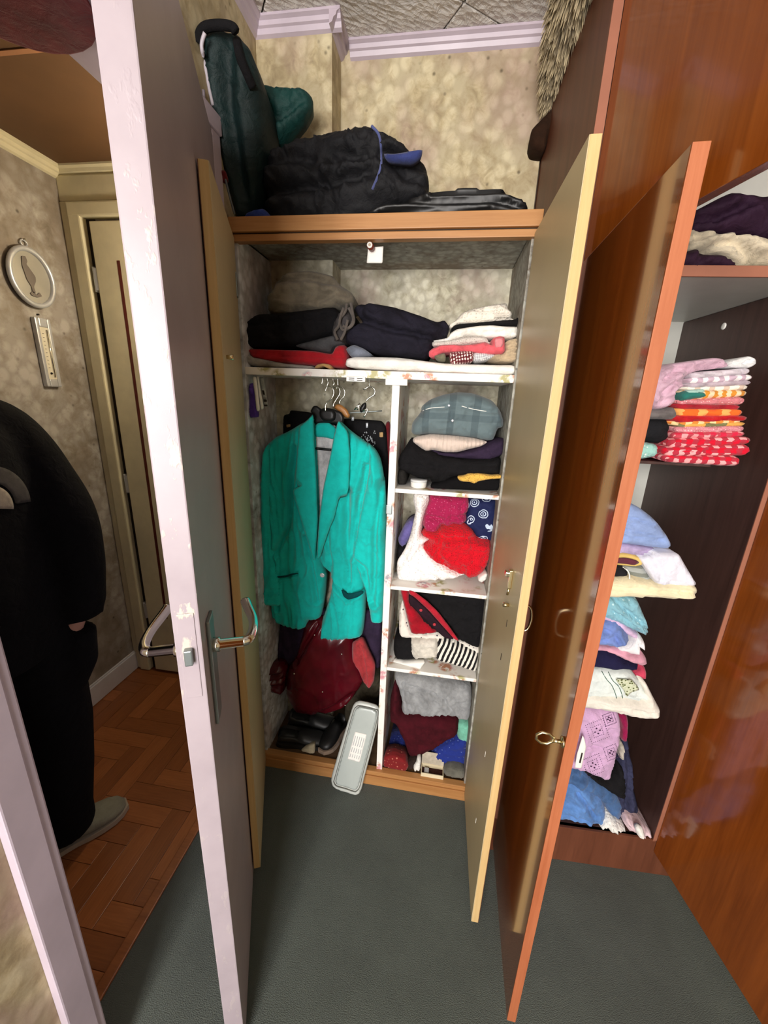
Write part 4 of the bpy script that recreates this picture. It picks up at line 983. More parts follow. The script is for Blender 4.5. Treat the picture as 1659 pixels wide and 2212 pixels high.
# ---------------- shelf B
cloth('eyelet_blouse', 'white eyelet embroidered blouse draped on middle shelf', 'blouse', 'K5',
   [(155, 2062), (156, 1880), (235, 1755), (290, 1610), (325, 1440), (340, 1370), (312, 1262), (322, 1185), (400, 1175), (465, 1190), (472, 1260), (420, 1400), (400, 1500), (385, 1620), (475, 1660), (402, 1712), (500, 1835), (700, 1965), (832, 2022), (600, 2064), (350, 2080)], 1.205, .17, dotted('white_eyelet', (246, 243, 240), (190, 186, 182), 95, .13, elong=1.6), bulge=.03, edge=.045, wr=.005, freq=(12, 8), seed=56, base=zB, back=.8, backz=.7,
   cr=[([(330, 1480), (290, 1700), (180, 1900)], .006, .006), ([(230, 1800), (420, 1900), (600, 2040)], .005, .005)])
cloth('magenta_lace_top', 'magenta lace top hanging down under the knitwear shelf', 'top', 'K5',
   [(470, 1192), (850, 1212), (862, 1325), (832, 1400), (832, 1482), (740, 1502), (600, 1500), (550, 1560), (480, 1592), (430, 1545), (398, 1482), (420, 1380), (468, 1272)], 1.222, .14, dotted('magenta_lace', (160, 30, 76), (196, 92, 128), 130, .16), bulge=.03, edge=.04, wr=.006, freq=(22, 9), seed=57, backz=.8,
   cr=[([(420, 1390), (600, 1430), (830, 1390)], .006, .008), ([(560, 1500), (640, 1460), (820, 1470)], .005, .006)])
cloth('navy_print_scarf', 'navy scarf printed with white swirls right of the lace top', 'scarf', 'K5',
   [(850, 1222), (1135, 1242), (1130, 1400), (1105, 1600), (1085, 1660), (930, 1625), (880, 1545), (800, 1485), (835, 1400)], 1.23, .14, print_cloth('navy_swirl_print', (26, 34, 74), (190, 206, 226), (220, 190, 170), 26), bulge=.03, edge=.04, wr=.004, seed=58, backz=.8)
cloth('red_lace_dress', 'bright red lace dress bundled on the middle shelf', 'dress', 'K5',
   [(380, 1595), (430, 1545), (545, 1562), (610, 1502), (800, 1490), (890, 1555), (930, 1622), (1082, 1662), (1075, 1800), (1034, 1942), (942, 2014), (860, 2024), (700, 1955), (480, 1834), (388, 1722), (475, 1662)], 1.195, .2, dotted('red_lace', (206, 14, 34), (170, 6, 22), 160, .22, bump=.9), bulge=.05, edge=.06, wr=.007, freq=(14, 14), seed=59, backz=.75,
   cr=[([(600, 1600), (560, 1760), (640, 1880)], .008, .012), ([(600, 1610), (800, 1600), (1070, 1680)], .007, .010), ([(800, 1880), (820, 2010)], .006, .008)])
cloth('lavender_cloth', 'lavender blue cloth at left end of the middle shelf', 'cloth', 'K5',
   [(166, 1625), (236, 1485), (300, 1440), (345, 1450), (300, 1592), (242, 1692), (190, 1702)], 1.26, .14, fabric((104, 96, 156), 'lavender_blue'), bulge=.02, edge=.025, seed=60, backz=.8)
cloth('dark_socks', 'black bundle tucked below the lavender blue cloth', 'socks', 'K5',
   [(162, 1690), (245, 1690), (250, 1800), (240, 1990), (150, 2010)], 1.25, .14, BLACK, bulge=.02, edge=.03, base=zB, backz=.8)
cloth('white_hanky', 'small white cloth corner beside the red lace dress', 'cloth', 'K5',
   [(940, 2015), (960, 1980), (1010, 1940), (1035, 1955), (1020, 2010), (975, 2040)], 1.20, .1, WHITE, bulge=.008, edge=.01, res=.006, backz=.6)

# ---------------- shelf C
wk = cloth('fair_isle_jumper', 'white patterned knit jumper under the red cardigan', 'jumper', 'K6',
   [(1022, 446), (1024, 262), (1048, 195), (1080, 280), (1112, 425), (1280, 405), (1345, 440), (1590, 520), (1586, 556), (1480, 526), (1340, 458), (1150, 454)], 1.208, .2, dotted('white_black_knit', (228, 222, 212), (60, 60, 72), 60, .14, elong=1.0), bulge=.02, edge=.02, wr=.003, seed=61, backz=.7)
cg = cloth('cardigan', 'black cardigan with red trim and button band on third shelf', 'cardigan', 'K6',
   [(1030, 116), (1100, 108), (1360, 125), (1640, 150), (1625, 350), (1592, 545), (1430, 472), (1300, 418), (1112, 432), (1080, 320)], 1.20, .2, BLACK, bulge=.03, edge=.05, wr=.004, seed=62, backz=.7)
part('red_front', cg, 'K6', [(1030, 112), (1096, 110), (1094, 200), (1180, 312), (1302, 416), (1112, 432), (1082, 320)], 1.186, .02, fabric((172, 16, 36), 'cardigan_red'), bulge=.014, edge=.03, wr=.002, sm=1)
part('button_band', cg, 'K6', [(1092, 140), (1130, 162), (1230, 255), (1310, 345), (1410, 455), (1345, 448), (1240, 352), (1150, 262), (1094, 205)], 1.171, .006, fabric((44, 26, 36), 'band_black'), bulge=.004, edge=.008, wr=0, sm=1, res=.008)
part('trim_band', cg, 'K6', [(1094, 114), (1132, 124), (1215, 185), (1295, 262), (1370, 360), (1445, 468), (1410, 455), (1310, 342), (1230, 250), (1130, 158), (1095, 140)], 1.1715, .006, fabric((186, 34, 52), 'trim_red'), bulge=.004, edge=.008, wr=0, sm=1, res=.008)
for a in ((1178, 248), (1271, 346)):
    p = W('K6', [a], 1.1675)[0] - wloc(cg); lathe('button', [(.0052, 0), (.0052, .002), (.003, .003)], fabric((206, 60, 72), 'red_button', rough=.4), cg, p, 14, rot=(R(90), 0, 0))
sj = empty('striped_jumper', at(935, 1432, 1.21)); tag(sj, 'rolled black and cream striped jumper on third shelf', 'jumper')
part('sleeve_end', sj, 'K6', [(982, 560), (986, 475), (1010, 455), (1120, 452), (1145, 540), (1140, 610), (1000, 606)], 1.196, .2, BLACK, bulge=.03, edge=.035, backz=.75)
part('plain_panel', sj, 'K6', [(1100, 460), (1290, 448), (1310, 520), (1300, 590), (1190, 602), (1130, 614), (1100, 560), (1096, 500)], 1.192, .2, fabric((222, 216, 204), 'cream_knit'), bulge=.03, edge=.035, wr=.004, backz=.75)
part('striped_panel', sj, 'K6', [(1280, 450), (1350, 455), (1480, 510), (1585, 552), (1578, 695), (1480, 668), (1400, 642), (1330, 626), (1270, 600)], 1.194, .2, stripes('black_cream_stripe', (28, 26, 28), (226, 222, 212), .0165, 0, .52, -.30), bulge=.03, edge=.035, wr=.003, backz=.75)
cloth('paper_slip', 'white paper slip under the rolled striped jumper', 'paper', 'K6',
   [(985, 612), (1060, 622), (1205, 612), (1172, 670), (1080, 645)], 1.185, .06, M['paperw'], bulge=.002, edge=.006, wr=.0005, base=zC, res=.008, sm=0, backz=.3)

# ---------------- bottom of the right compartment
zF = .057
cloth('grey_sweater', 'light grey folded sweater at bottom of right compartment', 'sweater', 'K6',
   [(985, 750), (998, 715), (1060, 712), (1200, 720), (1400, 770), (1535, 812), (1525, 1038), (1400, 1018), (1250, 1002), (1100, 1000), (1034, 986), (1046, 920), (1012, 805)], 1.20, .2, fabric((158, 160, 162), 'light_grey_knit'), bulge=.045, edge=.055, wr=.006, freq=(10, 8), seed=63, backz=.7,
   cr=[([(1060, 720), (1055, 860), (1100, 980)], .005, .006), ([(1055, 760), (1200, 790), (1330, 860), (1420, 1000)], .006, .008), ([(1300, 850), (1360, 840), (1340, 880)], .004, .005)])
cloth('maroon_jumper', 'dark maroon jumper slumped under the light grey sweater', 'jumper', 'K6',
   [(955, 1040), (958, 900), (990, 770), (1030, 850), (1040, 985), (1250, 1002), (1440, 1032), (1442, 1130), (1325, 1202), (1222, 1262), (1090, 1292), (1052, 1182), (1000, 1070)], 1.212, .17, fabric((72, 16, 26), 'dark_maroon'), bulge=.04, edge=.05, wr=.004, seed=64, backz=.7)
cloth('mint_cloth', 'mint green folded cloth right of the maroon jumper', 'cloth', 'K6',
   [(1425, 1036), (1518, 1040), (1512, 1165), (1430, 1158)], 1.235, .15, fabric((124, 196, 170), 'mint'), bulge=.012, edge=.02, backz=.8)
cloth('blue_print_cloth', 'royal blue printed cloth at bottom right corner', 'cloth', 'K6',
   [(1230, 1262), (1330, 1195), (1440, 1145), (1508, 1160), (1485, 1372), (1330, 1345), (1240, 1330)], 1.222, .16, dotted('royal_blue_print', (32, 48, 128), (120, 136, 190), 75, .10), bulge=.03, edge=.04, seed=65, base=zF, backz=.7)
cloth('blue_print_cloth', 'blue printed cloth corner left of the maroon jumper', 'cloth', 'K6',
   [(948, 1210), (1050, 1180), (1100, 1290), (1020, 1300), (955, 1270)], 1.25, .12, bpy.data.materials['royal_blue_print'], bulge=.015, edge=.02, seed=66, base=zF, backz=.7)
cloth('red_tin', 'small dark red box with pale rosettes at front left', 'box', 'Q',
   [(60, 610), (70, 470), (240, 450), (460, 520), (520, 620), (480, 690), (240, 650)], 1.18, .06, dotted('red_rosette', (120, 28, 30), (196, 120, 100), 60, .12), bulge=.008, edge=.012, base=zF + .002, res=.007, sm=1, wr=0)
ob = empty('jewellery_box', at(934, 1655, 1.20)); ob.location.z = .064; tag(ob, 'small open cream box with dark lining at cupboard front', 'box')
pts_ = W('Q', [(740, 735), (1145, 800)], 1.172)
bx0, bx1 = pts_[0].x - ob.location.x, pts_[1].x - ob.location.x
CRM = paint('cream_card', (226, 212, 178), .6)
box('tray_front', bx0, bx1, -.030, -.027, 0, .017, CRM, ob, .0008); box('tray_back', bx0, bx1, .010, .013, 0, .02, CRM, ob, .0008)
box('tray_side', bx0, bx0 + .003, -.027, .010, 0, .018, CRM, ob, .0008); box('tray_side', bx1 - .003, bx1, -.027, .010, 0, .018, CRM, ob, .0008)
box('tray_base', bx0, bx1, -.029, .012, -.0005, .002, fabric((70, 40, 36)), ob, 0)
lidm = box('box_lid', bx0, bx1, -.003, 0, 0, .045, fabric((196, 186, 168)), ob, .0008); lidm.location = (0, .014, .018); lidm.rotation_euler = (R(-18), 0, 0)
box('trinket', bx0 + .012, bx0 + .03, -.02, .0, .002, .014, M['silver'], ob, .003)
cloth('tissue', 'crumpled white tissue left of the open cream box', 'tissue', 'Q',
   [(605, 700), (610, 620), (680, 560), (660, 510), (720, 490), (745, 560), (725, 640), (735, 690), (690, 705)], 1.185, .03, WHITE, bulge=.01, edge=.012, wr=.004, freq=(60, 60), base=.065, res=.005)
cloth('tissue', 'crumpled pale tissue behind the dark red box', 'tissue', 'Q',
   [(310, 460), (430, 450), (480, 520), (420, 505), (340, 480)], 1.205, .02, OFFW, bulge=.004, edge=.006, wr=.002, res=.005)
cloth('dark_pouch', 'small dark brown pouch between red box and white tissue', 'pouch', 'Q',
   [(490, 640), (510, 560), (640, 520), (660, 560), (610, 640), (600, 705), (520, 690)], 1.19, .04, fabric((52, 40, 36)), bulge=.008, edge=.01, base=.065, res=.006)
cloth('grey_cloth', 'grey green crumpled cloth at bottom right front edge', 'cloth', 'Q',
   [(1150, 690), (1300, 660), (1450, 690), (1530, 740), (1525, 850), (1350, 830), (1150, 790)], 1.185, .05, fabric((110, 108, 98)), bulge=.01, edge=.014, base=.065, res=.008)

# ================================================================== WARDROBE CONTENTS
# upper compartment
zU = 1.7365
cloth('purple_blanket', 'dark purple folded blanket topmost in upper wardrobe compartment', 'blanket', 'M',
   [(380, 1190), (420, 1010), (560, 960), (820, 820), (1000, 735), (1080, 795), (1270, 790), (1700, 800), (1700, 1270), (1270, 1250), (1000, 1225), (700, 1190)], 1.03, .3, fabric((52, 30, 50), 'plum_cloth', rough=.7), bulge=.03, edge=.06, wr=.008, freq=(9, 12), seed=70, backz=.9,
   cr=[([(560, 1080), (800, 1060), (900, 1010), (1050, 950)], .008, .012)])
cloth('cream_blanket', 'cream folded blanket under the dark purple one', 'blanket', 'M',
   [(330, 1390), (380, 1190), (510, 1178), (750, 1175), (1000, 1222), (1270, 1252), (1700, 1262), (1700, 1556), (1150, 1550), (1000, 1490), (850, 1410), (650, 1428), (480, 1390)], 1.015, .3, fabric((226, 212, 184), 'cream_wool'), bulge=.03, edge=.04, wr=.007, freq=(10, 18), seed=71,
   cr=[([(500, 1300), (700, 1250), (830, 1230)], .006, .010), ([(640, 1420), (700, 1360), (900, 1330), (1050, 1400), (1180, 1530)], .006, .012), ([(520, 1250), (640, 1200)], .005, .008)])
cloth('plum_scarf', 'dark plum cloth on the wardrobe shelf under cream blanket', 'cloth', 'M',
   [(330, 1552), (350, 1420), (460, 1405), (622, 1366), (640, 1432), (850, 1425), (980, 1500), (1080, 1556), (560, 1552), (515, 1582), (480, 1552)], 1.008, .28, fabric((50, 28, 46), 'plum_cloth2', rough=.7), bulge=.02, edge=.025, seed=72, base=1.728,
   cr=[([(560, 1520), (620, 1380)], .006, .008)])

# towel stack, upper shelf. (xL, top/bottom left, xR, top/bottom right, material, label)
TW = [
 (690, 330, 402, 1462, 262, 345, fabric((214, 204, 212), 'lilac_white'), 'pale lilac white towel highest in the folded towel stack'),
 (668, 400, 470, 1492, 345, 420, stripes('lilac_blocks', (196, 172, 186), (240, 236, 234), .022, 0, .5), 'lilac and white banded towel second in the stack'),
 (664, 466, 520, 1472, 418, 482, fabric((190, 174, 184), 'grey_lilac'), 'grey lilac towel third in the stack'),
 (650, 512, 562, 1432, 478, 545, stripes('cream_beige_stripe', (236, 230, 214), (206, 186, 168), .03, 0, .6), 'cream and beige towel above the teal edged towel'),
 (560, 556, 690, 1420, 548, 632, stripes('orange_cream_blocks', (210, 140, 52), (232, 206, 170), .020, 0, .5), 'orange and cream checked towel with teal end'),
 (520, 682, 735, 1390, 634, 742, dotted('pink_crochet_towel', (206, 126, 132), (232, 190, 188), 160, .2), 'dusty pink textured towel below the teal end'),
 (508, 728, 792, 1330, 738, 802, fabric((166, 34, 48), 'maroon_red'), 'maroon red towel above the thick orange towel'),
 (515, 788, 892, 1362, 796, 886, stripes('orange_blocks', (232, 104, 40), (236, 168, 92), .05, 0, .62), 'thick orange towel in middle of the stack'),
 (470, 884, 972, 1425, 880, 948, fabric((190, 26, 36), 'deep_red'), 'plain deep red towel under the thick orange one'),
 (448, 962, 1008, 1340, 934, 986, stripes('orange_cream_fine', (226, 132, 56), (236, 204, 150), .026, 0, .5), 'thin orange and cream towel above the olive towel'),
 (515, 984, 1036, 1400, 962, 1014, stripes('olive_ochre', (116, 116, 76), (210, 160, 80), .09, 0, .55), 'olive and ochre towel under the thin orange one'),
 (490, 1030, 1108, 1385, 1012, 1086, dotted('pink_white_knit', (214, 140, 150), (236, 214, 206), 190, .2), 'pink and white knitted towel above the red gingham'),
 (465, 1106, 1190, 1395, 1082, 1150, gingham('pink_red_gingham', (206, 40, 70), (190, 70, 84), (232, 158, 160), .024), 'pinkish red gingham towel topmost of the gingham four'),
 (400, 1184, 1300, 1462, 1150, 1250, gingham('red_gingham', (206, 22, 48), (176, 50, 66), (236, 166, 166), .0245), 'red gingham towel second of the gingham four'),
 (335, 1290, 1404, 1446, 1246, 1400, bpy.data.materials['red_gingham'], 'red gingham towel third of the gingham four'),
 (325, 1392, 1484, 1325, 1400, 1540, bpy.data.materials['red_gingham'], 'red gingham towel at very bottom of the stack'),
]
for i, (xl, a, b, xr, c, d, m, lab) in enumerate(TW):
    h = (d - c)
    o = cloth('dish_towel', lab, 'towel', 'T', [(xl - 8, a), (xl + 120, (a * 3 + c) / 4 - 4), ((xl + xr) / 2, (a + c) / 2 - 2), (xr - 60, c), (xr, c + h * .25), (xr + 6, c + h * .6), (xr - 40, d), ((xl + xr) / 2, (b + d) / 2 + 2), (xl + 40, b), (xl - 10, (a + b) / 2)],
       1.03 + .004 * random.random(), .3, m, 'towels stacked in the wardrobe', bulge=.012, edge=.016, wr=.0028, freq=(16, 40), seed=80 + i, res=.008, backz=.97,
       cr=[([(xl, (a + b) / 2), (xr - 30, (c + d) / 2)], .0022, .0035)])
    if i == 4: part('teal_end', o, 'T', [(556, 600), (610, 560), (720, 560), (880, 580), (880, 640), (700, 668), (552, 694)], 1.024, .28, fabric((44, 116, 106), 'teal_towel'), bulge=.010, edge=.012, wr=.002, res=.008)
cloth('mint_towel', 'pale mint folded towel edge above the teal end', 'towel', 'T',
   [(600, 600), (650, 548), (860, 535), (880, 580), (720, 600)], 1.024, .28, fabric((176, 212, 200), 'pale_mint'), bulge=.008, edge=.01, res=.008)
cloth('white_towel_roll', 'white folded towel with loop end at top of stack', 'towel', 'T',
   [(1150, 190), (1300, 140), (1440, 108), (1525, 145), (1545, 190), (1510, 240), (1440, 268), (1300, 258), (1180, 250)], 1.035, .28, fabric((236, 236, 236), 'bright_white'), bulge=.014, edge=.018, res=.008,
   cr=[([(1380, 190), (1470, 180)], .004, .012), ([(1230, 200), (1400, 215)], .003, .005)])
cloth('lilac_tablecloth', 'lilac pink satin tablecloth draped over left of towel stack', 'tablecloth', 'T',
   [(200, 300), (400, 208), (700, 168), (1050, 120), (1150, 140), (1260, 232), (1100, 262), (900, 285), (750, 312), (650, 400), (570, 540), (520, 690), (465, 765), (340, 806), (180, 792), (120, 600)], 1.018, .3, fabric((206, 168, 186), 'lilac_satin', rough=.45, spec=.4, var=.06), bulge=.03, edge=.05, wr=.007, freq=(12, 10), seed=100,
   cr=[([(330, 420), (500, 300), (800, 240), (1100, 210)], .006, .012), ([(300, 600), (420, 470), (560, 420), (680, 330)], .006, .012), ([(260, 700), (440, 640), (530, 560)], .006, .008)])
cloth('grey_cloth', 'grey folded cloth under the lilac pink tablecloth', 'cloth', 'T',
   [(150, 806), (340, 800), (480, 766), (522, 830), (505, 920), (440, 936), (150, 920)], 1.03, .3, fabric((112, 106, 104), 'mid_grey'), bulge=.016, edge=.022, seed=101)
cloth('black_bundle', 'black folded cloth left of the red gingham towels', 'cloth', 'T',
   [(100, 930), (300, 915), (440, 934), (455, 1050), (442, 1180), (350, 1250), (280, 1248), (100, 1160)], 1.022, .3, fabric((30, 30, 33), 'soft_black'), bulge=.03, edge=.04, seed=102)
cloth('mint_patterned_cloth', 'mint and white patterned cloth at left bottom of stack', 'cloth', 'T',
   [(20, 1170), (130, 1170), (280, 1250), (292, 1330), (255, 1420), (212, 1505), (20, 1430)], 1.026, .3, dotted('mint_pattern', (150, 196, 186), (226, 232, 226), 120, .2), bulge=.02, edge=.03, seed=103)

# second shelf
cloth('blue_shirt', 'light blue shirts folded in a slanting pile on second shelf', 'shirt', 'K7',
   [(480, 1400), (680, 1402), (745, 1436), (835, 1505), (920, 1610), (962, 1685), (945, 1718), (800, 1700), (640, 1682), (480, 1650)], 1.03, .3, fabric((142, 164, 210), 'light_blue', var=.06), bulge=.02, edge=.03, wr=.003, seed=104,
   cr=[([(560, 1480), (700, 1500), (860, 1560)], .003, .006), ([(560, 1560), (720, 1590), (880, 1640)], .003, .007), ([(560, 1620), (720, 1625), (900, 1660)], .003, .006)])
cloth('lavender_shirt', 'lavender folded shirt under the light blue pile', 'shirt', 'K7',
   [(480, 1650), (640, 1672), (855, 1712), (835, 1746), (760, 1758), (620, 1735), (480, 1725)], 1.035, .3, fabric((184, 166, 204), 'lavender'), bulge=.012, edge=.014, seed=105, cr=[([(560, 1700), (800, 1725)], .003, .005)])
yt = cloth('oval_tin', 'oval yellow rimmed tin with maroon lid on second shelf', 'tin', 'N',
   [(560, 120), (700, 94), (820, 108), (900, 145), (948, 195), (940, 238), (860, 256), (760, 248), (640, 238), (560, 220)], 1.02, .12, paint('yellow_rim', (222, 190, 110), .4), bulge=.008, edge=.012, wr=0, res=.008)
part('tin_picture', yt, 'N', [(600, 150), (720, 138), (850, 165), (905, 200), (840, 232), (720, 215), (600, 205)], 1.012, .004, dotted('maroon_picture', (92, 42, 56), (150, 90, 90), 70, .12), bulge=.002, edge=.01, wr=0, res=.008)
bp = cloth('black_pouch', 'round black pouch with white rim below the oval tin', 'pouch', 'N',
   [(540, 260), (680, 245), (745, 280), (778, 345), (774, 388), (640, 398), (540, 395)], 1.02, .14, fabric((34, 33, 36), 'pouch_black'), bulge=.015, edge=.03, wr=.002, res=.008)
ptube('white_rim', bp, 'N', [(690, 248), (745, 285), (772, 340), (772, 390)], 1.005, .0018, M['white'], 4, on=bp)
cloth('grey_striped_cloth', 'grey green striped cloth between black pouch and white napkins', 'cloth', 'N',
   [(700, 256), (940, 246), (1010, 330), (1095, 455), (900, 415), (775, 394), (775, 330)], 1.03, .2, stripes('grey_green_stripe', (120, 124, 116), (160, 164, 160), .02, 2, .5), bulge=.012, edge=.02, seed=106)
cloth('white_napkins', 'fanned stack of crisp white napkins on cream tablecloth', 'napkin', 'N',
   [(902, 145), (975, 152), (990, 122), (1062, 132), (1070, 84), (1250, 88), (1385, 102), (1500, 300), (1605, 480), (1590, 502), (1340, 490), (1092, 455), (1050, 392)], 1.012, .2, fabric((226, 226, 238), 'crisp_white', var=.04), bulge=.012, edge=.014, wr=.003, seed=107, sm=1, lean=None,
   cr=[([(1065, 132), (1120, 260), (1200, 400)], .004, .005), ([(990, 150), (1080, 290), (1160, 420)], .004, .006), ([(1110, 420), (1300, 440), (1590, 488)], .003, .004)])
cloth('cream_tablecloth', 'thick cream folded tablecloth at front of second shelf', 'tablecloth', 'N',
   [(430, 405), (640, 400), (800, 384), (1100, 452), (1340, 488), (1590, 500), (1626, 540), (1622, 590), (1560, 664), (1100, 644), (850, 638), (430, 625)], 1.005, .26, fabric((240, 228, 190), 'cream_linen', var=.05), bulge=.02, edge=.026, wr=.003, freq=(6, 20), seed=108,
   cr=[([(560, 490), (900, 500), (1100, 540), (1590, 580)], .003, .008), ([(1380, 540), (1560, 555)], .003, .008)])

# third shelf
cloth('turquoise_towel', 'turquoise patterned towel sloping on top of third shelf pile', 'towel', 'N',
   [(430, 640), (590, 618), (880, 628), (960, 800), (1005, 920), (1032, 1000), (1036, 1078), (960, 1096), (880, 1052), (700, 962), (430, 800)], 1.03, .28, dotted('turquoise_pattern', (128, 176, 190), (186, 216, 220), 70, .16), bulge=.025, edge=.035, wr=.005, seed=110,
   cr=[([(600, 640), (720, 760), (900, 900), (1000, 1040)], .005, .012), ([(560, 760), (760, 900), (960, 1080)], .004, .008)])
cloth('lilac_tee', 'lilac pink folded top under the turquoise towel', 'top', 'N',
   [(400, 800), (530, 815), (700, 935), (912, 1080), (872, 1132), (800, 1102), (520, 905), (400, 890)], 1.032, .28, fabric((222, 190, 222), 'lilac_pink'), bulge=.014, edge=.018, seed=111)
cloth('periwinkle_jumper', 'periwinkle blue rounded jumper fold on third shelf', 'jumper', 'N',
   [(370, 930), (520, 898), (640, 930), (760, 1040), (824, 1130), (772, 1212), (640, 1248), (440, 1222), (370, 1212)], 1.015, .28, fabric((118, 142, 206), 'periwinkle'), bulge=.035, edge=.045, wr=.005, seed=112,
   cr=[([(470, 1010), (600, 1040), (660, 1170)], .005, .010), ([(460, 1110), (560, 1080), (640, 1140)], .005, .008)])
cloth('white_blouse', 'white folded blouse right of the periwinkle jumper', 'blouse', 'N',
   [(600, 1262), (690, 1245), (780, 1205), (835, 1120), (935, 1090), (1000, 1225), (990, 1255), (935, 1268), (920, 1312), (860, 1326)], 1.028, .26, fabric((232, 230, 232), 'blouse_white', var=.05), bulge=.02, edge=.024, wr=.005, seed=113, cr=[([(910, 1180), (930, 1290)], .004, .010)])
cloth('pink_jumper', 'baby pink folded jumper below the white blouse', 'jumper', 'N',
   [(370, 1215), (520, 1242), (700, 1270), (880, 1328), (945, 1290), (990, 1350), (1018, 1405), (1000, 1446), (920, 1455), (700, 1375), (520, 1295), (370, 1260)], 1.025, .28, fabric((222, 160, 178), 'baby_pink'), bulge=.02, edge=.028, seed=114)
cloth('navy_jumper', 'dark navy folded jumper on third wardrobe shelf', 'jumper', 'N',
   [(340, 1255), (480, 1262), (700, 1372), (912, 1450), (918, 1490), (880, 1514), (600, 1502), (340, 1460)], 1.02, .28, fabric((32, 30, 62), 'dark_navy'), bulge=.022, edge=.03, seed=115)
cloth('rose_cloth', 'rose red cloth end behind the dark navy jumper', 'cloth', 'N',
   [(770, 1520), (905, 1505), (930, 1452), (982, 1478), (1002, 1560), (982, 1618), (860, 1588)], 1.04, .26, fabric((196, 66, 92), 'rose_red'), bulge=.014, edge=.02, seed=116)
gp = cloth('botanical_towel', 'white tea towel with green botanical print', 'towel', 'N',
   [(270, 1486), (400, 1480), (700, 1500), (820, 1525), (900, 1620), (1028, 1835), (1000, 1870), (860, 1850), (700, 1824), (270, 1806)], 1.012, .26, fabric((222, 230, 226), 'tea_towel_white', var=.04), bulge=.016, edge=.022, wr=.004, seed=117, cr=[([(700, 1790), (860, 1800), (1000, 1850)], .003, .005)])
part('print_field', gp, 'N', [(600, 1590), (800, 1595), (850, 1650), (905, 1720), (800, 1745), (740, 1810), (720, 1740), (660, 1660)], .996, .003, dotted('botanical_print', (198, 204, 176), (88, 96, 54), 130, .3, rnd=1.0), bulge=.001, edge=.006, wr=0, res=.01, label='olive green plant print')
for q in ([(440, 1490), (500, 1590), (560, 1660), (600, 1750), (620, 1815)], [(520, 1500), (570, 1600), (640, 1670), (680, 1760), (690, 1815)]):
    ptube('printed_line', gp, 'N', q, 1.0, .0011, fabric((66, 100, 84), 'dark_green_print'), 4, on=gp)
cloth('cream_sheet', 'cream folded sheet jutting out at bottom of third shelf pile', 'sheet', 'N',
   [(200, 1800), (640, 1832), (1020, 1872), (925, 1650), (1000, 1668), (1090, 1850), (1172, 2000), (1162, 2064), (1100, 2094), (800, 2064), (500, 1994), (200, 1944)], 1.0, .28, fabric((232, 226, 214), 'cream_sheet_cloth', var=.05), bulge=.02, edge=.028, wr=.004, freq=(8, 16), seed=118,
   cr=[([(400, 1880), (700, 1930), (1150, 2000)], .003, .006), ([(820, 1970), (960, 1990)], .004, .006)])

# bottom of the wardrobe
zW = .147
cr_ = cloth('crochet_cardigan', 'lilac crocheted cardigan with diamond holes hanging over the pile', 'cardigan', 'B',
   [(120, 10), (500, 30), (700, 92), (1000, 130), (1032, 220), (1052, 400), (1042, 560), (985, 820), (930, 1000), (882, 1194), (800, 1172), (600, 1080), (400, 1000), (120, 900)], 1.015, .14, fabric((204, 166, 202), 'lilac_crochet', var=.05), bulge=.025, edge=.05, wr=.005, freq=(10, 7), seed=120,
   cr=[([(480, 590), (600, 610), (720, 640)], .004, .006)])
bm = bmesh.new(); hp = []
for (cx_, cy_, r_) in ((645, 350, 200), (830, 165, 120), (865, 680, 140), (585, 880, 190)):
    for ring in (1.0, .55):
        for s_ in range(4):
            A_ = Vector((math.cos(R(25 + 90 * s_)), math.sin(R(25 + 90 * s_)))); B_ = Vector((math.cos(R(115 + 90 * s_)), math.sin(R(115 + 90 * s_))))
            m_ = 9 if ring == 1.0 else 5
            for k in range(m_):
                q = A_.lerp(B_, k / m_) * r_ * ring; hp.append((cx_ + q.x, cy_ + q.y * 1.05, .0016))
    for k in range(4):
        q = Vector((math.cos(R(70 + 90 * k)), math.sin(R(70 + 90 * k)))) * r_ * .2; hp.append((cx_ + q.x, cy_ + q.y, .0032))
for a, b, r_ in hp:
    if 440 < a < 1020 and b > 60:
        p = on_surface(cr_, W('B', [(a, b)], 1.0)[0], -.0002) - wloc(cr_)
        bmesh.ops.create_icosphere(bm, subdivisions=1, radius=r_, matrix=Matrix.Translation(p) @ Matrix.Diagonal((1, .5, 1, 1)))
tag(link('crochet_holes', mesh_from(bm, 'crochet_holes'), fabric((72, 46, 74), 'crochet_hole'), cr_), 'dark openwork holes', kind='stuff')
tg_ = cloth('price_tag', 'white paper tag with dark bar on the lilac crochet', 'tag', 'B',
   [(420, 425), (450, 480), (475, 600), (402, 932), (300, 922), (330, 720)], .985, .0012, M['paperw'], bulge=.0008, edge=.004, wr=0, res=.006, sm=0, back=1)
part('bar_mark', tg_, 'B', [(400, 690), (424, 690), (388, 848), (362, 842)], .9838, .0005, M['gap'], bulge=.0003, edge=.002, wr=0, res=.005, sm=0, back=1)
cloth('magenta_cloth', 'magenta cloth showing behind the lilac crochet', 'cloth', 'B',
   [(985, 120), (1132, 150), (1152, 300), (1130, 520), (1040, 565), (1052, 350)], 1.045, .22, fabric((146, 20, 72), 'magenta'), bulge=.014, edge=.02, seed=121)
fr_ = cloth('fringed_shawl', 'pale fringe peeking out beside the lilac crochet', 'shawl', 'B',
   [(1010, 590), (1060, 585), (1085, 680), (1050, 800), (1000, 800), (1000, 690)], 1.04, .1, fabric((196, 190, 176), 'fringe_pale'), bulge=.008, edge=.01, wr=.004, freq=(60, 60), res=.006, seed=122)
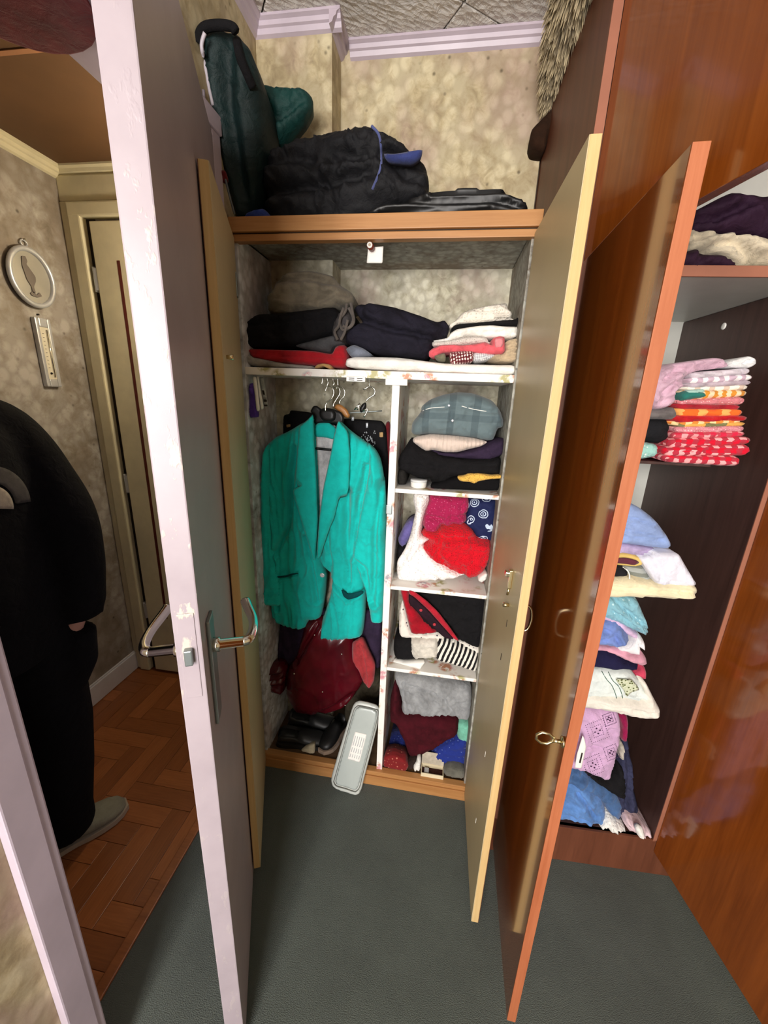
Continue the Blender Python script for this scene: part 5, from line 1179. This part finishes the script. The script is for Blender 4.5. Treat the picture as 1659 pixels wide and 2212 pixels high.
cloth('dark_jeans', 'dark blue denim jeans folded at bottom right of wardrobe', 'jeans', 'B',
   [(1040, 560), (1150, 500), (1200, 850), (1245, 1000), (1232, 1300), (1292, 1480), (1322, 1700), (1340, 1800), (1100, 1800), (960, 1765), (800, 1560), (850, 1200), (960, 900)], 1.06, .26, fabric((56, 58, 84), 'dark_denim'), bulge=.03, edge=.05, wr=.006, seed=123, backz=.85,
   cr=[([(1130, 700), (1140, 1200), (1080, 1500)], .008, .010), ([(960, 1750), (1150, 1640), (1310, 1650)], .008, .010)])
cloth('black_trousers', 'black folded trousers under the lilac crochet', 'trousers', 'B',
   [(380, 985), (800, 1165), (885, 1185), (1000, 940), (1080, 1000), (1120, 1150), (1136, 1430), (1080, 1485), (850, 1355), (580, 1165)], 1.04, .24, BLACK, bulge=.025, edge=.04, seed=124, backz=.85)
cloth('blue_jeans', 'mid blue denim jeans sloping under black trousers', 'jeans', 'B',
   [(120, 940), (300, 965), (560, 1118), (700, 1228), (1000, 1420), (1072, 1600), (1062, 1722), (965, 1765), (800, 1640), (700, 1450), (450, 1300), (120, 1230)], 1.035, .26, fabric((74, 108, 156), 'mid_denim'), bulge=.03, edge=.045, wr=.006, seed=125, backz=.85,
   cr=[([(280, 1060), (480, 1110), (600, 1170)], .006, .010), ([(450, 1210), (520, 1190)], .005, .006)])
cloth('sky_blue_shirt', 'sky blue shirt bundled at bottom left of wardrobe', 'shirt', 'B',
   [(60, 1180), (260, 1188), (450, 1250), (600, 1340), (720, 1460), (792, 1545), (832, 1700), (800, 1850), (720, 1880), (400, 1815), (60, 1690)], 1.02, .26, fabric((98, 142, 204), 'sky_blue'), bulge=.04, edge=.06, wr=.006, seed=126, backz=.85,
   cr=[([(340, 1320), (460, 1450), (600, 1670)], .007, .012), ([(160, 1600), (400, 1710), (700, 1760)], .006, .008)])
cloth('dark_bag', 'dark brown fabric bag flat under the sky blue shirt', 'bag', 'B',
   [(40, 1690), (300, 1760), (560, 1832), (700, 1858), (694, 1965), (640, 1988), (400, 1955), (40, 1880)], 1.025, .26, fabric((44, 34, 34), 'dark_brown_cloth'), bulge=.012, edge=.02, base=zW, seed=127)
cloth('white_lace', 'white lace cloth heap on wardrobe floor', 'lace', 'B',
   [(640, 1985), (700, 1885), (790, 1800), (840, 1735), (905, 1770), (950, 1850), (1010, 1910), (1095, 2055), (900, 2022)], 1.02, .12, dotted('white_lace_cloth', (230, 228, 222), (180, 176, 170), 110, .14), bulge=.02, edge=.025, wr=.007, freq=(26, 26), seed=128, base=zW, res=.008, backz=.6)
cloth('pink_lace', 'pale pink lace lingerie heap at right of wardrobe floor', 'lingerie', 'B',
   [(1060, 1900), (1080, 1765), (1130, 1738), (1240, 1790), (1335, 1830), (1400, 1950), (1495, 2105), (1430, 2145), (1280, 2105), (1100, 2000)], 1.015, .12, dotted('pink_lace_cloth', (220, 192, 198), (180, 150, 158), 60, .12), bulge=.024, edge=.03, wr=.007, freq=(26, 26), seed=129, base=zW, res=.008, backz=.6)
cloth('white_patch', 'white oval pad lying on the pink lace', 'pad', 'B',
   [(1240, 1880), (1290, 1845), (1360, 1880), (1392, 1990), (1350, 2020), (1270, 1980)], .985, .012, WHITE, bulge=.008, edge=.014, res=.006)

# ================================================================== ON THE WARDROBE TOP
fur = empty('fur_throw', (.262, 1.28, WT)); tag(fur, 'cream shaggy fur throw hanging over top of the wardrobe', 'throw')
FUR = fabric((206, 188, 152), 'cream_fur', var=.1)
core = []
bm = bmesh.new()
core = [(.245, 1.47, WT + .005), (.235, 1.40, WT + .028), (.225, 1.30, WT + .045), (.220, 1.20, WT + .05), (.222, 1.08, WT + .045), (.235, .98, WT + .03)]
cs = spline(core, 5)
tube_bm(bm, [p - Vector(fur.location) for p in cs], [.03 + .022 * math.sin(math.pi * i / (len(cs) - 1)) for i in range(len(cs))], 12)
link('pelt', mesh_from(bm, 'pelt'), FUR, fur, smooth=True)
bm = bmesh.new(); rf = random.Random(11)
for i in range(2600):
    t = rf.random() * (len(cs) - 1.01); k = int(t); c = cs[k].lerp(cs[k + 1], t - k); c = c - Vector(fur.location)
    rad = .03 + .022 * math.sin(math.pi * t / (len(cs) - 1)); an = rf.uniform(R(60), R(300))
    d = Vector((math.cos(an), rf.uniform(-.35, .35), math.sin(an))).normalized()
    b0 = c + d * rad * .85; L_ = rf.uniform(.010, .024)
    side = d.cross(Vector((rf.uniform(-1, 1), rf.uniform(-1, 1), rf.uniform(-1, 1)))).normalized() * rf.uniform(.003, .0055)
    mid = b0 + d * L_ * .6 + Vector((-.004, rf.uniform(-.008, .008), -.006)); tip = b0 + d * L_ * .9 + Vector((-.006, rf.uniform(-.014, .014), -.022))
    v = [bm.verts.new(q) for q in (b0 - side, b0 + side, mid + side * .8, mid - side * .8, tip)]
    bm.faces.new((v[0], v[1], v[2], v[3])); bm.faces.new((v[3], v[2], v[4]))
tag(link('tufts', mesh_from(bm, 'tufts'), FUR, fur, smooth=True), kind='stuff')
cloth('dark_boot', 'dark brown padded end poking out under the fur throw', 'boot', 'F',
   [(1155, 770), (1170, 700), (1240, 630), (1296, 566), (1330, 590), (1300, 680), (1262, 760), (1245, 828), (1170, 815)], 1.42, .05, fabric((52, 32, 20), 'dark_brown_felt'), bulge=.02, edge=.03, wr=.001, res=.008)

# ================================================================== HALL THINGS
def on_wall_pt(px, py): return on_x(px, py, XHL + .001)
c0 = on_wall_pt(62, 600)
ov = empty('oval_picture', (XHL, c0.y, c0.z)); tag(ov, 'oval silver framed picture hanging on the hall wall', 'picture')
ry, rz = .078, .092
def ellipse(n, a, b, x): return [(x, a * math.cos(2 * math.pi * k / n), b * math.sin(2 * math.pi * k / n)) for k in range(n)]
tube('frame', ellipse(40, ry, rz, .016), .009, M['silver'], ov, 10, closed=True)
bm = bmesh.new()
A = [bm.verts.new(p) for p in ellipse(40, ry, rz, .002)]; B = [bm.verts.new(p) for p in ellipse(40, ry, rz, .014)]
bm.faces.new(A); bm.faces.new(B)
for k in range(40): bm.faces.new((A[k], A[(k + 1) % 40], B[(k + 1) % 40], B[k]))
bmesh.ops.recalc_face_normals(bm, faces=bm.faces)
link('backing', mesh_from(bm, 'backing'), paint('pale_pewter', (178, 176, 166), .35, .05, .5, metal=.3), ov)
def relief(name, parent, pts, x, th, mat):
    bm = bmesh.new(); P = chaikin(pts, 2)
    A = [bm.verts.new((x, a, b)) for a, b in P]; B = [bm.verts.new((x + th, a, b)) for a, b in P]; n = len(P)
    bm.faces.new(A); bm.faces.new(B)
    for k in range(n): bm.faces.new((A[k], A[(k + 1) % n], B[(k + 1) % n], B[k]))
    bmesh.ops.recalc_face_normals(bm, faces=bm.faces); return link(name, mesh_from(bm, name), mat, parent)
PEW = paint('pewter_relief', (124, 116, 110), .4, .08, .5, metal=.4)
relief('relief_figure', ov, [(-.026, .062), (-.012, .066), (-.008, .05), (-.014, .04), (-.004, .028), (.012, .006), (.010, -.01), (-.002, -.03), (.002, -.05), (-.010, -.052), (-.010, -.03), (-.022, -.012), (-.026, .012), (-.030, .03)], .014, .004, PEW)
relief('relief_foliage', ov, [(-.02, -.055), (-.008, -.045), (.004, -.056), (.016, -.044), (.024, -.056), (.006, -.064), (-.014, -.062)], .014, .004, PEW)
tube('hanging_ring', [(.008, .012 * math.cos(R(30 * k)), rz + .018 + .010 * math.sin(R(30 * k))) for k in range(12)], .0025, M['silver'], ov, 8, closed=True)
tube('nail', [(0, 0, rz + .03), (.016, 0, rz + .03)], .003, M['chrome'], ov, 8)
t0, t1 = on_wall_pt(62, 683), on_wall_pt(128, 836)
th = empty('wall_thermometer', (XHL, (t0.y + t1.y) / 2, t1.z)); tag(th, 'silver framed wall thermometer below the oval picture', 'thermometer')
hw, hh = (t1.y - t0.y) / 2 - .004, t0.z - t1.z
for nm, b in (('frame_side', (0, .020, -hw, -hw + .014, 0, hh)), ('frame_side', (0, .020, hw - .014, hw, 0, hh)), ('frame_end', (0, .020, -hw + .014, hw - .014, 0, .028)), ('frame_end', (0, .020, -hw + .014, hw - .014, hh - .032, hh))):
    box(nm, *b, M['silver'], th, .004)
box('scale_plate', .012, .018, -hw + .014, hw - .014, .028, hh - .032, paint('ivory_scale', (236, 230, 208), .5), th, 0)
tube('glass_tube', [(.020, .008, .036), (.020, .008, hh - .04)], .0028, M['chrome'], th, 8)
lathe('bulb', [(.001, -.004), (.004, -.002), (.004, .002), (.001, .004)], M['black'], th, (.020, -.004, .05), 10)
for k in range(10):
    box('scale_mark', .0180, .0188, -hw + .020, -hw + .026, .07 + k * .0135, .0715 + k * .0135, M['gap'], th, 0)
tube('nail', [(0, 0, hh + .012), (.008, 0, hh + .012)], .003, M['gap'], th, 8)
# unseen sconce added behind the camera to brighten the left-facing doors
sc2 = empty('added_sconce', (XL, -1.32, 1.72)); tag(sc2, 'unseen wall sconce with cream shade added to brighten the doors', 'lamp')
tube('bracket', [(0, 0, 0), (.03, 0, .0), (.05, 0, .03)], .008, M['brass'], sc2, 8)
lathe('shade', [(.05, .03), (.052, .03), (.036, .12), (.034, .12)], fabric((226, 214, 186), 'added_sconce_shade'), sc2, (.06, 0, 0), 20)
# unseen lamp added behind the entrance door to light the hall, and the dark red shade above the doorway
lp = empty('added_hall_lamp', (XH, 1.44, 1.78)); tag(lp, 'unseen wall lamp with frosted globe added behind the door to light the hall', 'lamp')
tube('bracket', [(0, 0, 0), (-.03, 0, 0), (-.05, 0, .02)], .008, M['brass'], lp, 8)
em = N('frosted_bulb_glass'); em.color((255, 240, 214)); em.b.inputs['Emission Color'].default_value = (1, .86, .66, 1); em.b.inputs['Emission Strength'].default_value = 6; em.set(.4)
gl = bmesh.new(); bmesh.ops.create_uvsphere(gl, u_segments=20, v_segments=12, radius=.035); link('globe', mesh_from(gl, 'globe'), em.m, lp, (-.06, 0, .05), smooth=True)
pd = bpy.data.lights.new('added_hall_lamp_light', 'POINT'); pd.energy = 6.4; pd.color = (1, .86, .68); pd.shadow_soft_size = .035
po = bpy.data.objects.new('added_hall_lamp_light', pd); COL.objects.link(po); po.location = (XH - .12, 1.44, 1.85)
sp_ = at(-35, -135, .70)
ls = empty('lamp_shade', (sp_.x, sp_.y, sp_.z)); tag(ls, 'dark red fabric lamp shade under the brown hall ceiling', 'lamp shade')
lathe('shade', [(.13, -.05), (.132, -.05), (.10, .06), (.06, .10), (.058, .10), (.098, .06)], fabric((110, 26, 28), 'dark_red_shade'), ls, (0, 0, 0), 28)
tube('cord', [(0, 0, .1), (0, 0, ZH - sp_.z)], .003, M['black'], ls, 6)

# ================================================================== THE PERSON IN THE HALL
PC = Vector((-1.12, .68, 0)); FA = R(-3)
fw, lf = Vector((math.cos(FA), math.sin(FA), 0)), Vector((-math.sin(FA), math.cos(FA), 0))
def pp(f, l, z): return fw * f + lf * l + Vector((0, 0, z))
per = empty('person', PC); tag(per, 'person in black sweatshirt and trousers standing in hall, hand in pocket', 'person')
def skin(name, verts, edges, root, mat, sub=2):
    bm = bmesh.new(); ly = bm.verts.layers.skin.verify(); vs = []
    for i, (p, r) in enumerate(verts):
        v = bm.verts.new(p); v[ly].radius = r if isinstance(r, tuple) else (r, r); v[ly].use_root = (i == root); vs.append(v)
    for a, b in edges: bm.edges.new((vs[a], vs[b]))
    me = bpy.data.meshes.new(name); bm.to_mesh(me); bm.free()
    o = link(name, me, mat, per); m = o.modifiers.new('skin', 'SKIN'); m.use_smooth_shade = True; m.branch_smoothing = .3
    s = o.modifiers.new('subsurf', 'SUBSURF'); s.levels = sub; s.render_levels = sub
    return o
hand_l, hand_r = pp(.095, .135, .72), pp(.05, -.25, .79)
bv = [(pp(0, 0, .93), .11), (pp(0, 0, 1.12), .11), (pp(.01, 0, 1.28), .12), (pp(0, 0, 1.40), .075), (pp(.01, 0, 1.47), .055), (pp(.03, 0, 1.55), .07), (pp(.035, 0, 1.62), .082), (pp(.02, 0, 1.69), .06),
      (pp(0, .15, 1.37), .055), (pp(.14, .215, 1.12), .045), (pp(.122, .165, .83), .036), (hand_l, .03),
      (pp(0, -.15, 1.37), .055), (pp(-.03, -.23, 1.11), .045), (pp(.03, -.25, .87), .030), (hand_r, .032),
      (pp(0, .09, .88), .085), (pp(.03, .13, .49), .055), (pp(-.01, .10, .09), .04),
      (pp(0, -.09, .88), .085), (pp(.03, -.12, .49), .055), (pp(-.02, -.13, .09), .04)]
be = [(0, 1), (1, 2), (2, 3), (3, 4), (4, 5), (5, 6), (6, 7), (2, 8), (8, 9), (9, 10), (10, 11), (2, 12), (12, 13), (13, 14), (14, 15), (0, 16), (16, 17), (17, 18), (0, 19), (19, 20), (20, 21)]
n0 = len(bv)
for (hp_, sg) in ((hand_l, 1), (hand_r, -1)):                 # five unequal, slightly bent fingers each
    base_i = 11 if sg > 0 else 15
    for q, ln in enumerate((.070, .078, .072, .056)):
        o_ = (q - 1.5) * .017
        a = hp_ + fw * (-o_) * sg * .0 + fw * o_ + Vector((0, 0, -.035)); b = a + Vector((0, 0, -ln * .5)) + fw * .004; c = b + Vector((0, 0, -ln * .45)) - lf * .012 * sg
        i = len(bv); bv += [(a, .0095), (b, .009), (c, .007)]; be += [(base_i, i), (i, i + 1), (i + 1, i + 2)]
    a = hp_ + fw * .034 + Vector((0, 0, -.002)); b = a + fw * .014 + Vector((0, 0, -.026)); c = b + Vector((0, 0, -.026)) - lf * .008 * sg
    i = len(bv); bv += [(a, .011), (b, .010), (c, .008)]; be += [(base_i, i), (i, i + 1), (i + 1, i + 2)]
skin('body', bv, be, 0, M['skin'])
# face on the head
hd = pp(.035, 0, 1.60)
bm = bmesh.new(); bmesh.ops.create_uvsphere(bm, u_segments=20, v_segments=14, radius=.1)
for v in bm.verts: v.co = Vector((v.co.x * .86, v.co.y * .76, v.co.z * 1.15))
def face_bit(nm, f, l, z, sx, sy, sz, mat):
    b2 = bmesh.new(); bmesh.ops.create_uvsphere(b2, u_segments=10, v_segments=8, radius=1.0)
    for v in b2.verts: v.co = Vector((v.co.x * sx, v.co.y * sy, v.co.z * sz))
    return link(nm, mesh_from(b2, nm), mat, per, hd + fw * f + lf * l + Vector((0, 0, z)), smooth=True, rot=(0, 0, FA))
hm = link('head', mesh_from(bm, 'head'), M['skin'], per, hd, smooth=True, rot=(0, 0, FA))
face_bit('nose', .088, 0, -.008, .016, .012, .02, M['skin']); face_bit('mouth', .078, 0, -.05, .01, .022, .006, paint('lips', (150, 80, 76), .5))
for sg in (-1, 1):
    face_bit('eye', .074, sg * .03, .012, .009, .012, .008, M['white']); face_bit('iris', .081, sg * .03, .012, .0045, .005, .005, M['black']); face_bit('ear', .0, sg * .078, -.005, .016, .008, .028, M['skin'])
bm = bmesh.new(); bmesh.ops.create_uvsphere(bm, u_segments=22, v_segments=14, radius=.108)
for v in bm.verts: v.co = Vector((v.co.x * .9 - .012, v.co.y * .82, v.co.z * 1.15 + .012))
bmesh.ops.delete(bm, geom=[v for v in bm.verts if v.co.x > .045 and v.co.z < .065 or v.co.z < -.07], context='VERTS')
hr = link('hair', mesh_from(bm, 'hair'), M['hair'], per, hd, smooth=True, rot=(0, 0, FA)); sm_ = hr.modifiers.new('thickness', 'SOLIDIFY'); sm_.thickness = .008
BK_SW = fabric((14, 14, 16), 'black_sweatshirt', var=.1, fold=.5, sheen=.05); BK_TR = fabric((15, 15, 18), 'black_trousers_cloth', var=.1, sheen=.05)
def loft_bm(bm, rings, n=24):
    """rings: (centre, rx, ry) ellipses in the horizontal plane, x along the facing direction"""
    R_ = []
    for c, rx, ry in rings:
        R_.append([bm.verts.new(c + fw * rx * math.cos(2 * math.pi * k / n) + lf * ry * math.sin(2 * math.pi * k / n)) for k in range(n)])
    for A, B in zip(R_, R_[1:]):
        for k in range(n): bm.faces.new((A[k], A[(k + 1) % n], B[(k + 1) % n], B[k]))
    bm.faces.new(list(reversed(R_[0]))); bm.faces.new(R_[-1])
def garment(name, bm, mat, vox=.011, it=7):
    bmesh.ops.recalc_face_normals(bm, faces=bm.faces)
    for v in bm.verts:
        n_ = noise.noise_vector(v.co * 9.0); v.co += n_ * .006
    o = link(name, mesh_from(bm, name), mat, per)
    m = o.modifiers.new('remesh', 'REMESH'); m.mode = 'VOXEL'; m.voxel_size = vox; m.use_smooth_shade = True
    s_ = o.modifiers.new('smooth', 'SMOOTH'); s_.factor = .5; s_.iterations = it
    return o
bm = bmesh.new()
loft_bm(bm, [(pp(.0, 0, .77), .155, .185), (pp(0, 0, .80), .165, .195), (pp(0, 0, .95), .165, .195), (pp(0, 0, 1.10), .155, .19), (pp(.01, 0, 1.22), .15, .19), (pp(.005, 0, 1.32), .13, .175), (pp(0, 0, 1.385), .10, .135), (pp(0, 0, 1.43), .075, .085), (pp(.005, 0, 1.46), .066, .07)])
tube_bm(bm, spline([pp(.0, .10, 1.36), pp(.02, .165, 1.33), pp(.07, .192, 1.23), pp(.115, .200, 1.12), pp(.125, .196, .98), pp(.122, .178, .86), pp(.124, .172, .815)], 5), [.07 + 0 * k for k in range(8)] + [.070] * 10 + [.070] * 8 + [.062] * 5, 16)
tube_bm(bm, spline([pp(.0, -.10, 1.36), pp(.0, -.165, 1.33), pp(-.02, -.21, 1.22), pp(-.03, -.235, 1.10), pp(.0, -.25, .99), pp(.028, -.255, .885)], 5), [.075] * 20 + [.06] * 6, 16)
sw = garment('sweatshirt', bm, BK_SW)
bm = bmesh.new()
loft_bm(bm, [(pp(0, 0, .98), .14, .17), (pp(0, 0, .88), .15, .185), (pp(0, 0, .78), .14, .18)])
for sg in (1, -1):
    k_ = [(pp(.01, .095 * sg, .86), .13, .115), (pp(.02, .105 * sg, .72), .13, .115), (pp(.025, .115 * sg, .60), .105, .10), (pp(.03, .125 * sg, .47), .088, .088), (pp(.015, .115 * sg, .30), .082, .082), (pp(-.005, .105 * sg, .12), .078, .078), (pp(-.008, .103 * sg, .055), .078, .078)]
    loft_bm(bm, list(reversed(k_)))
# pocket bulge over the hidden hand
loft_bm(bm, [(pp(.085, .13, .60), .05, .05), (pp(.10, .145, .68), .07, .06), (pp(.105, .152, .76), .072, .06), (pp(.108, .155, .787), .070, .058)])
garment('trousers', bm, BK_TR, .010, 5)
SHO = fabric((150, 150, 132), 'sage_canvas_shoe', var=.06); SSO = paint('pale_sole', (176, 166, 148), .6)
f0 = on_floor(100, 1845); f1 = on_floor(277, 1738)
ang = math.atan2(f1.y - f0.y, f1.x - f0.x)
dirv = Vector((math.cos(ang), math.sin(ang), 0)); heel = Vector((f1.x, f1.y, 0)) - dirv * .262
sL = loft_shoe('shoe', .255, .098, .085, SHO, SSO, None, heel - PC, ang); sL.parent = per
tube('lace', [(.105, -.03, .088), (.112, 0, .097), (.105, .03, .088)], .003, M['white'], sL, 6, spl=4)
tube('lace', [(.125, -.032, .082), (.132, 0, .090), (.125, .032, .082)], .003, M['white'], sL, 6, spl=4)
sR = loft_shoe('shoe', .255, .098, .085, SHO, SSO, None, pp(-.10, -.135, 0), FA - R(12)); sR.parent = per
# printed dome of two arcs on the chest
dg = bpy.context.evaluated_depsgraph_get(); ev = sw.evaluated_get(dg); em_ = ev.to_mesh()
tree = BVHTree.FromPolygons([PC + v.co for v in em_.vertices], [tuple(p.vertices) for p in em_.polygons]); ev.to_mesh_clear()
def chest_patch(nm, poly, mat):
    """flat print: outline in picture points, laid onto the cloth"""
    P = resample(poly, 6.0); lo, hi = P.min(0), P.max(0)
    G = np.array([(x, y) for x in np.arange(lo[0], hi[0], 7) for y in np.arange(lo[1], hi[1], 7)]); G = G[inside(G, P)]
    if len(G): G = G[seg_dist(G, P, np.roll(P, -1, 0)) > 3]
    V = [Vector(p) for p in P] + [Vector(g) for g in G]
    ov_, _, of_, _, _, _ = delaunay_2d_cdt(V, [(i, (i + 1) % len(P)) for i in range(len(P))], [], 1, 1e-6)
    co = []
    for v in ov_:
        d = ray(v.x, v.y).normalized(); h = tree.ray_cast(CAM_O, d)
        co.append(((h[0] - d * .0025) if h[0] is not None else CAM_O + d * 1.45) - PC)
    me = bpy.data.meshes.new(nm); me.from_pydata([tuple(c) for c in co], [], [tuple(f) for f in of_]); me.update()
    o = link(nm, me, mat, per, smooth=True); s_ = o.modifiers.new('thickness', 'SOLIDIFY'); s_.thickness = .001
    return o
def arc(cx, cy, r0, r1, a0, a1, n=14):
    o = [(cx + r1 * math.cos(R(a0 + (a1 - a0) * k / n)), cy - r1 * 1.06 * math.sin(R(a0 + (a1 - a0) * k / n))) for k in range(n + 1)]
    i = [(cx + r0 * math.cos(R(a1 + (a0 - a1) * k / n)), cy - r0 * 1.06 * math.sin(R(a1 + (a0 - a1) * k / n))) for k in range(n + 1)]
    return o + i
chest_patch('chest_print', arc(-17, 1096, 50, 84, 8, 120), fabric((84, 82, 78), 'grey_print', fold=0))
chest_patch('chest_print', arc(-17, 1098, 10, 46, -2, 120), fabric((186, 176, 156), 'beige_print', fold=0))
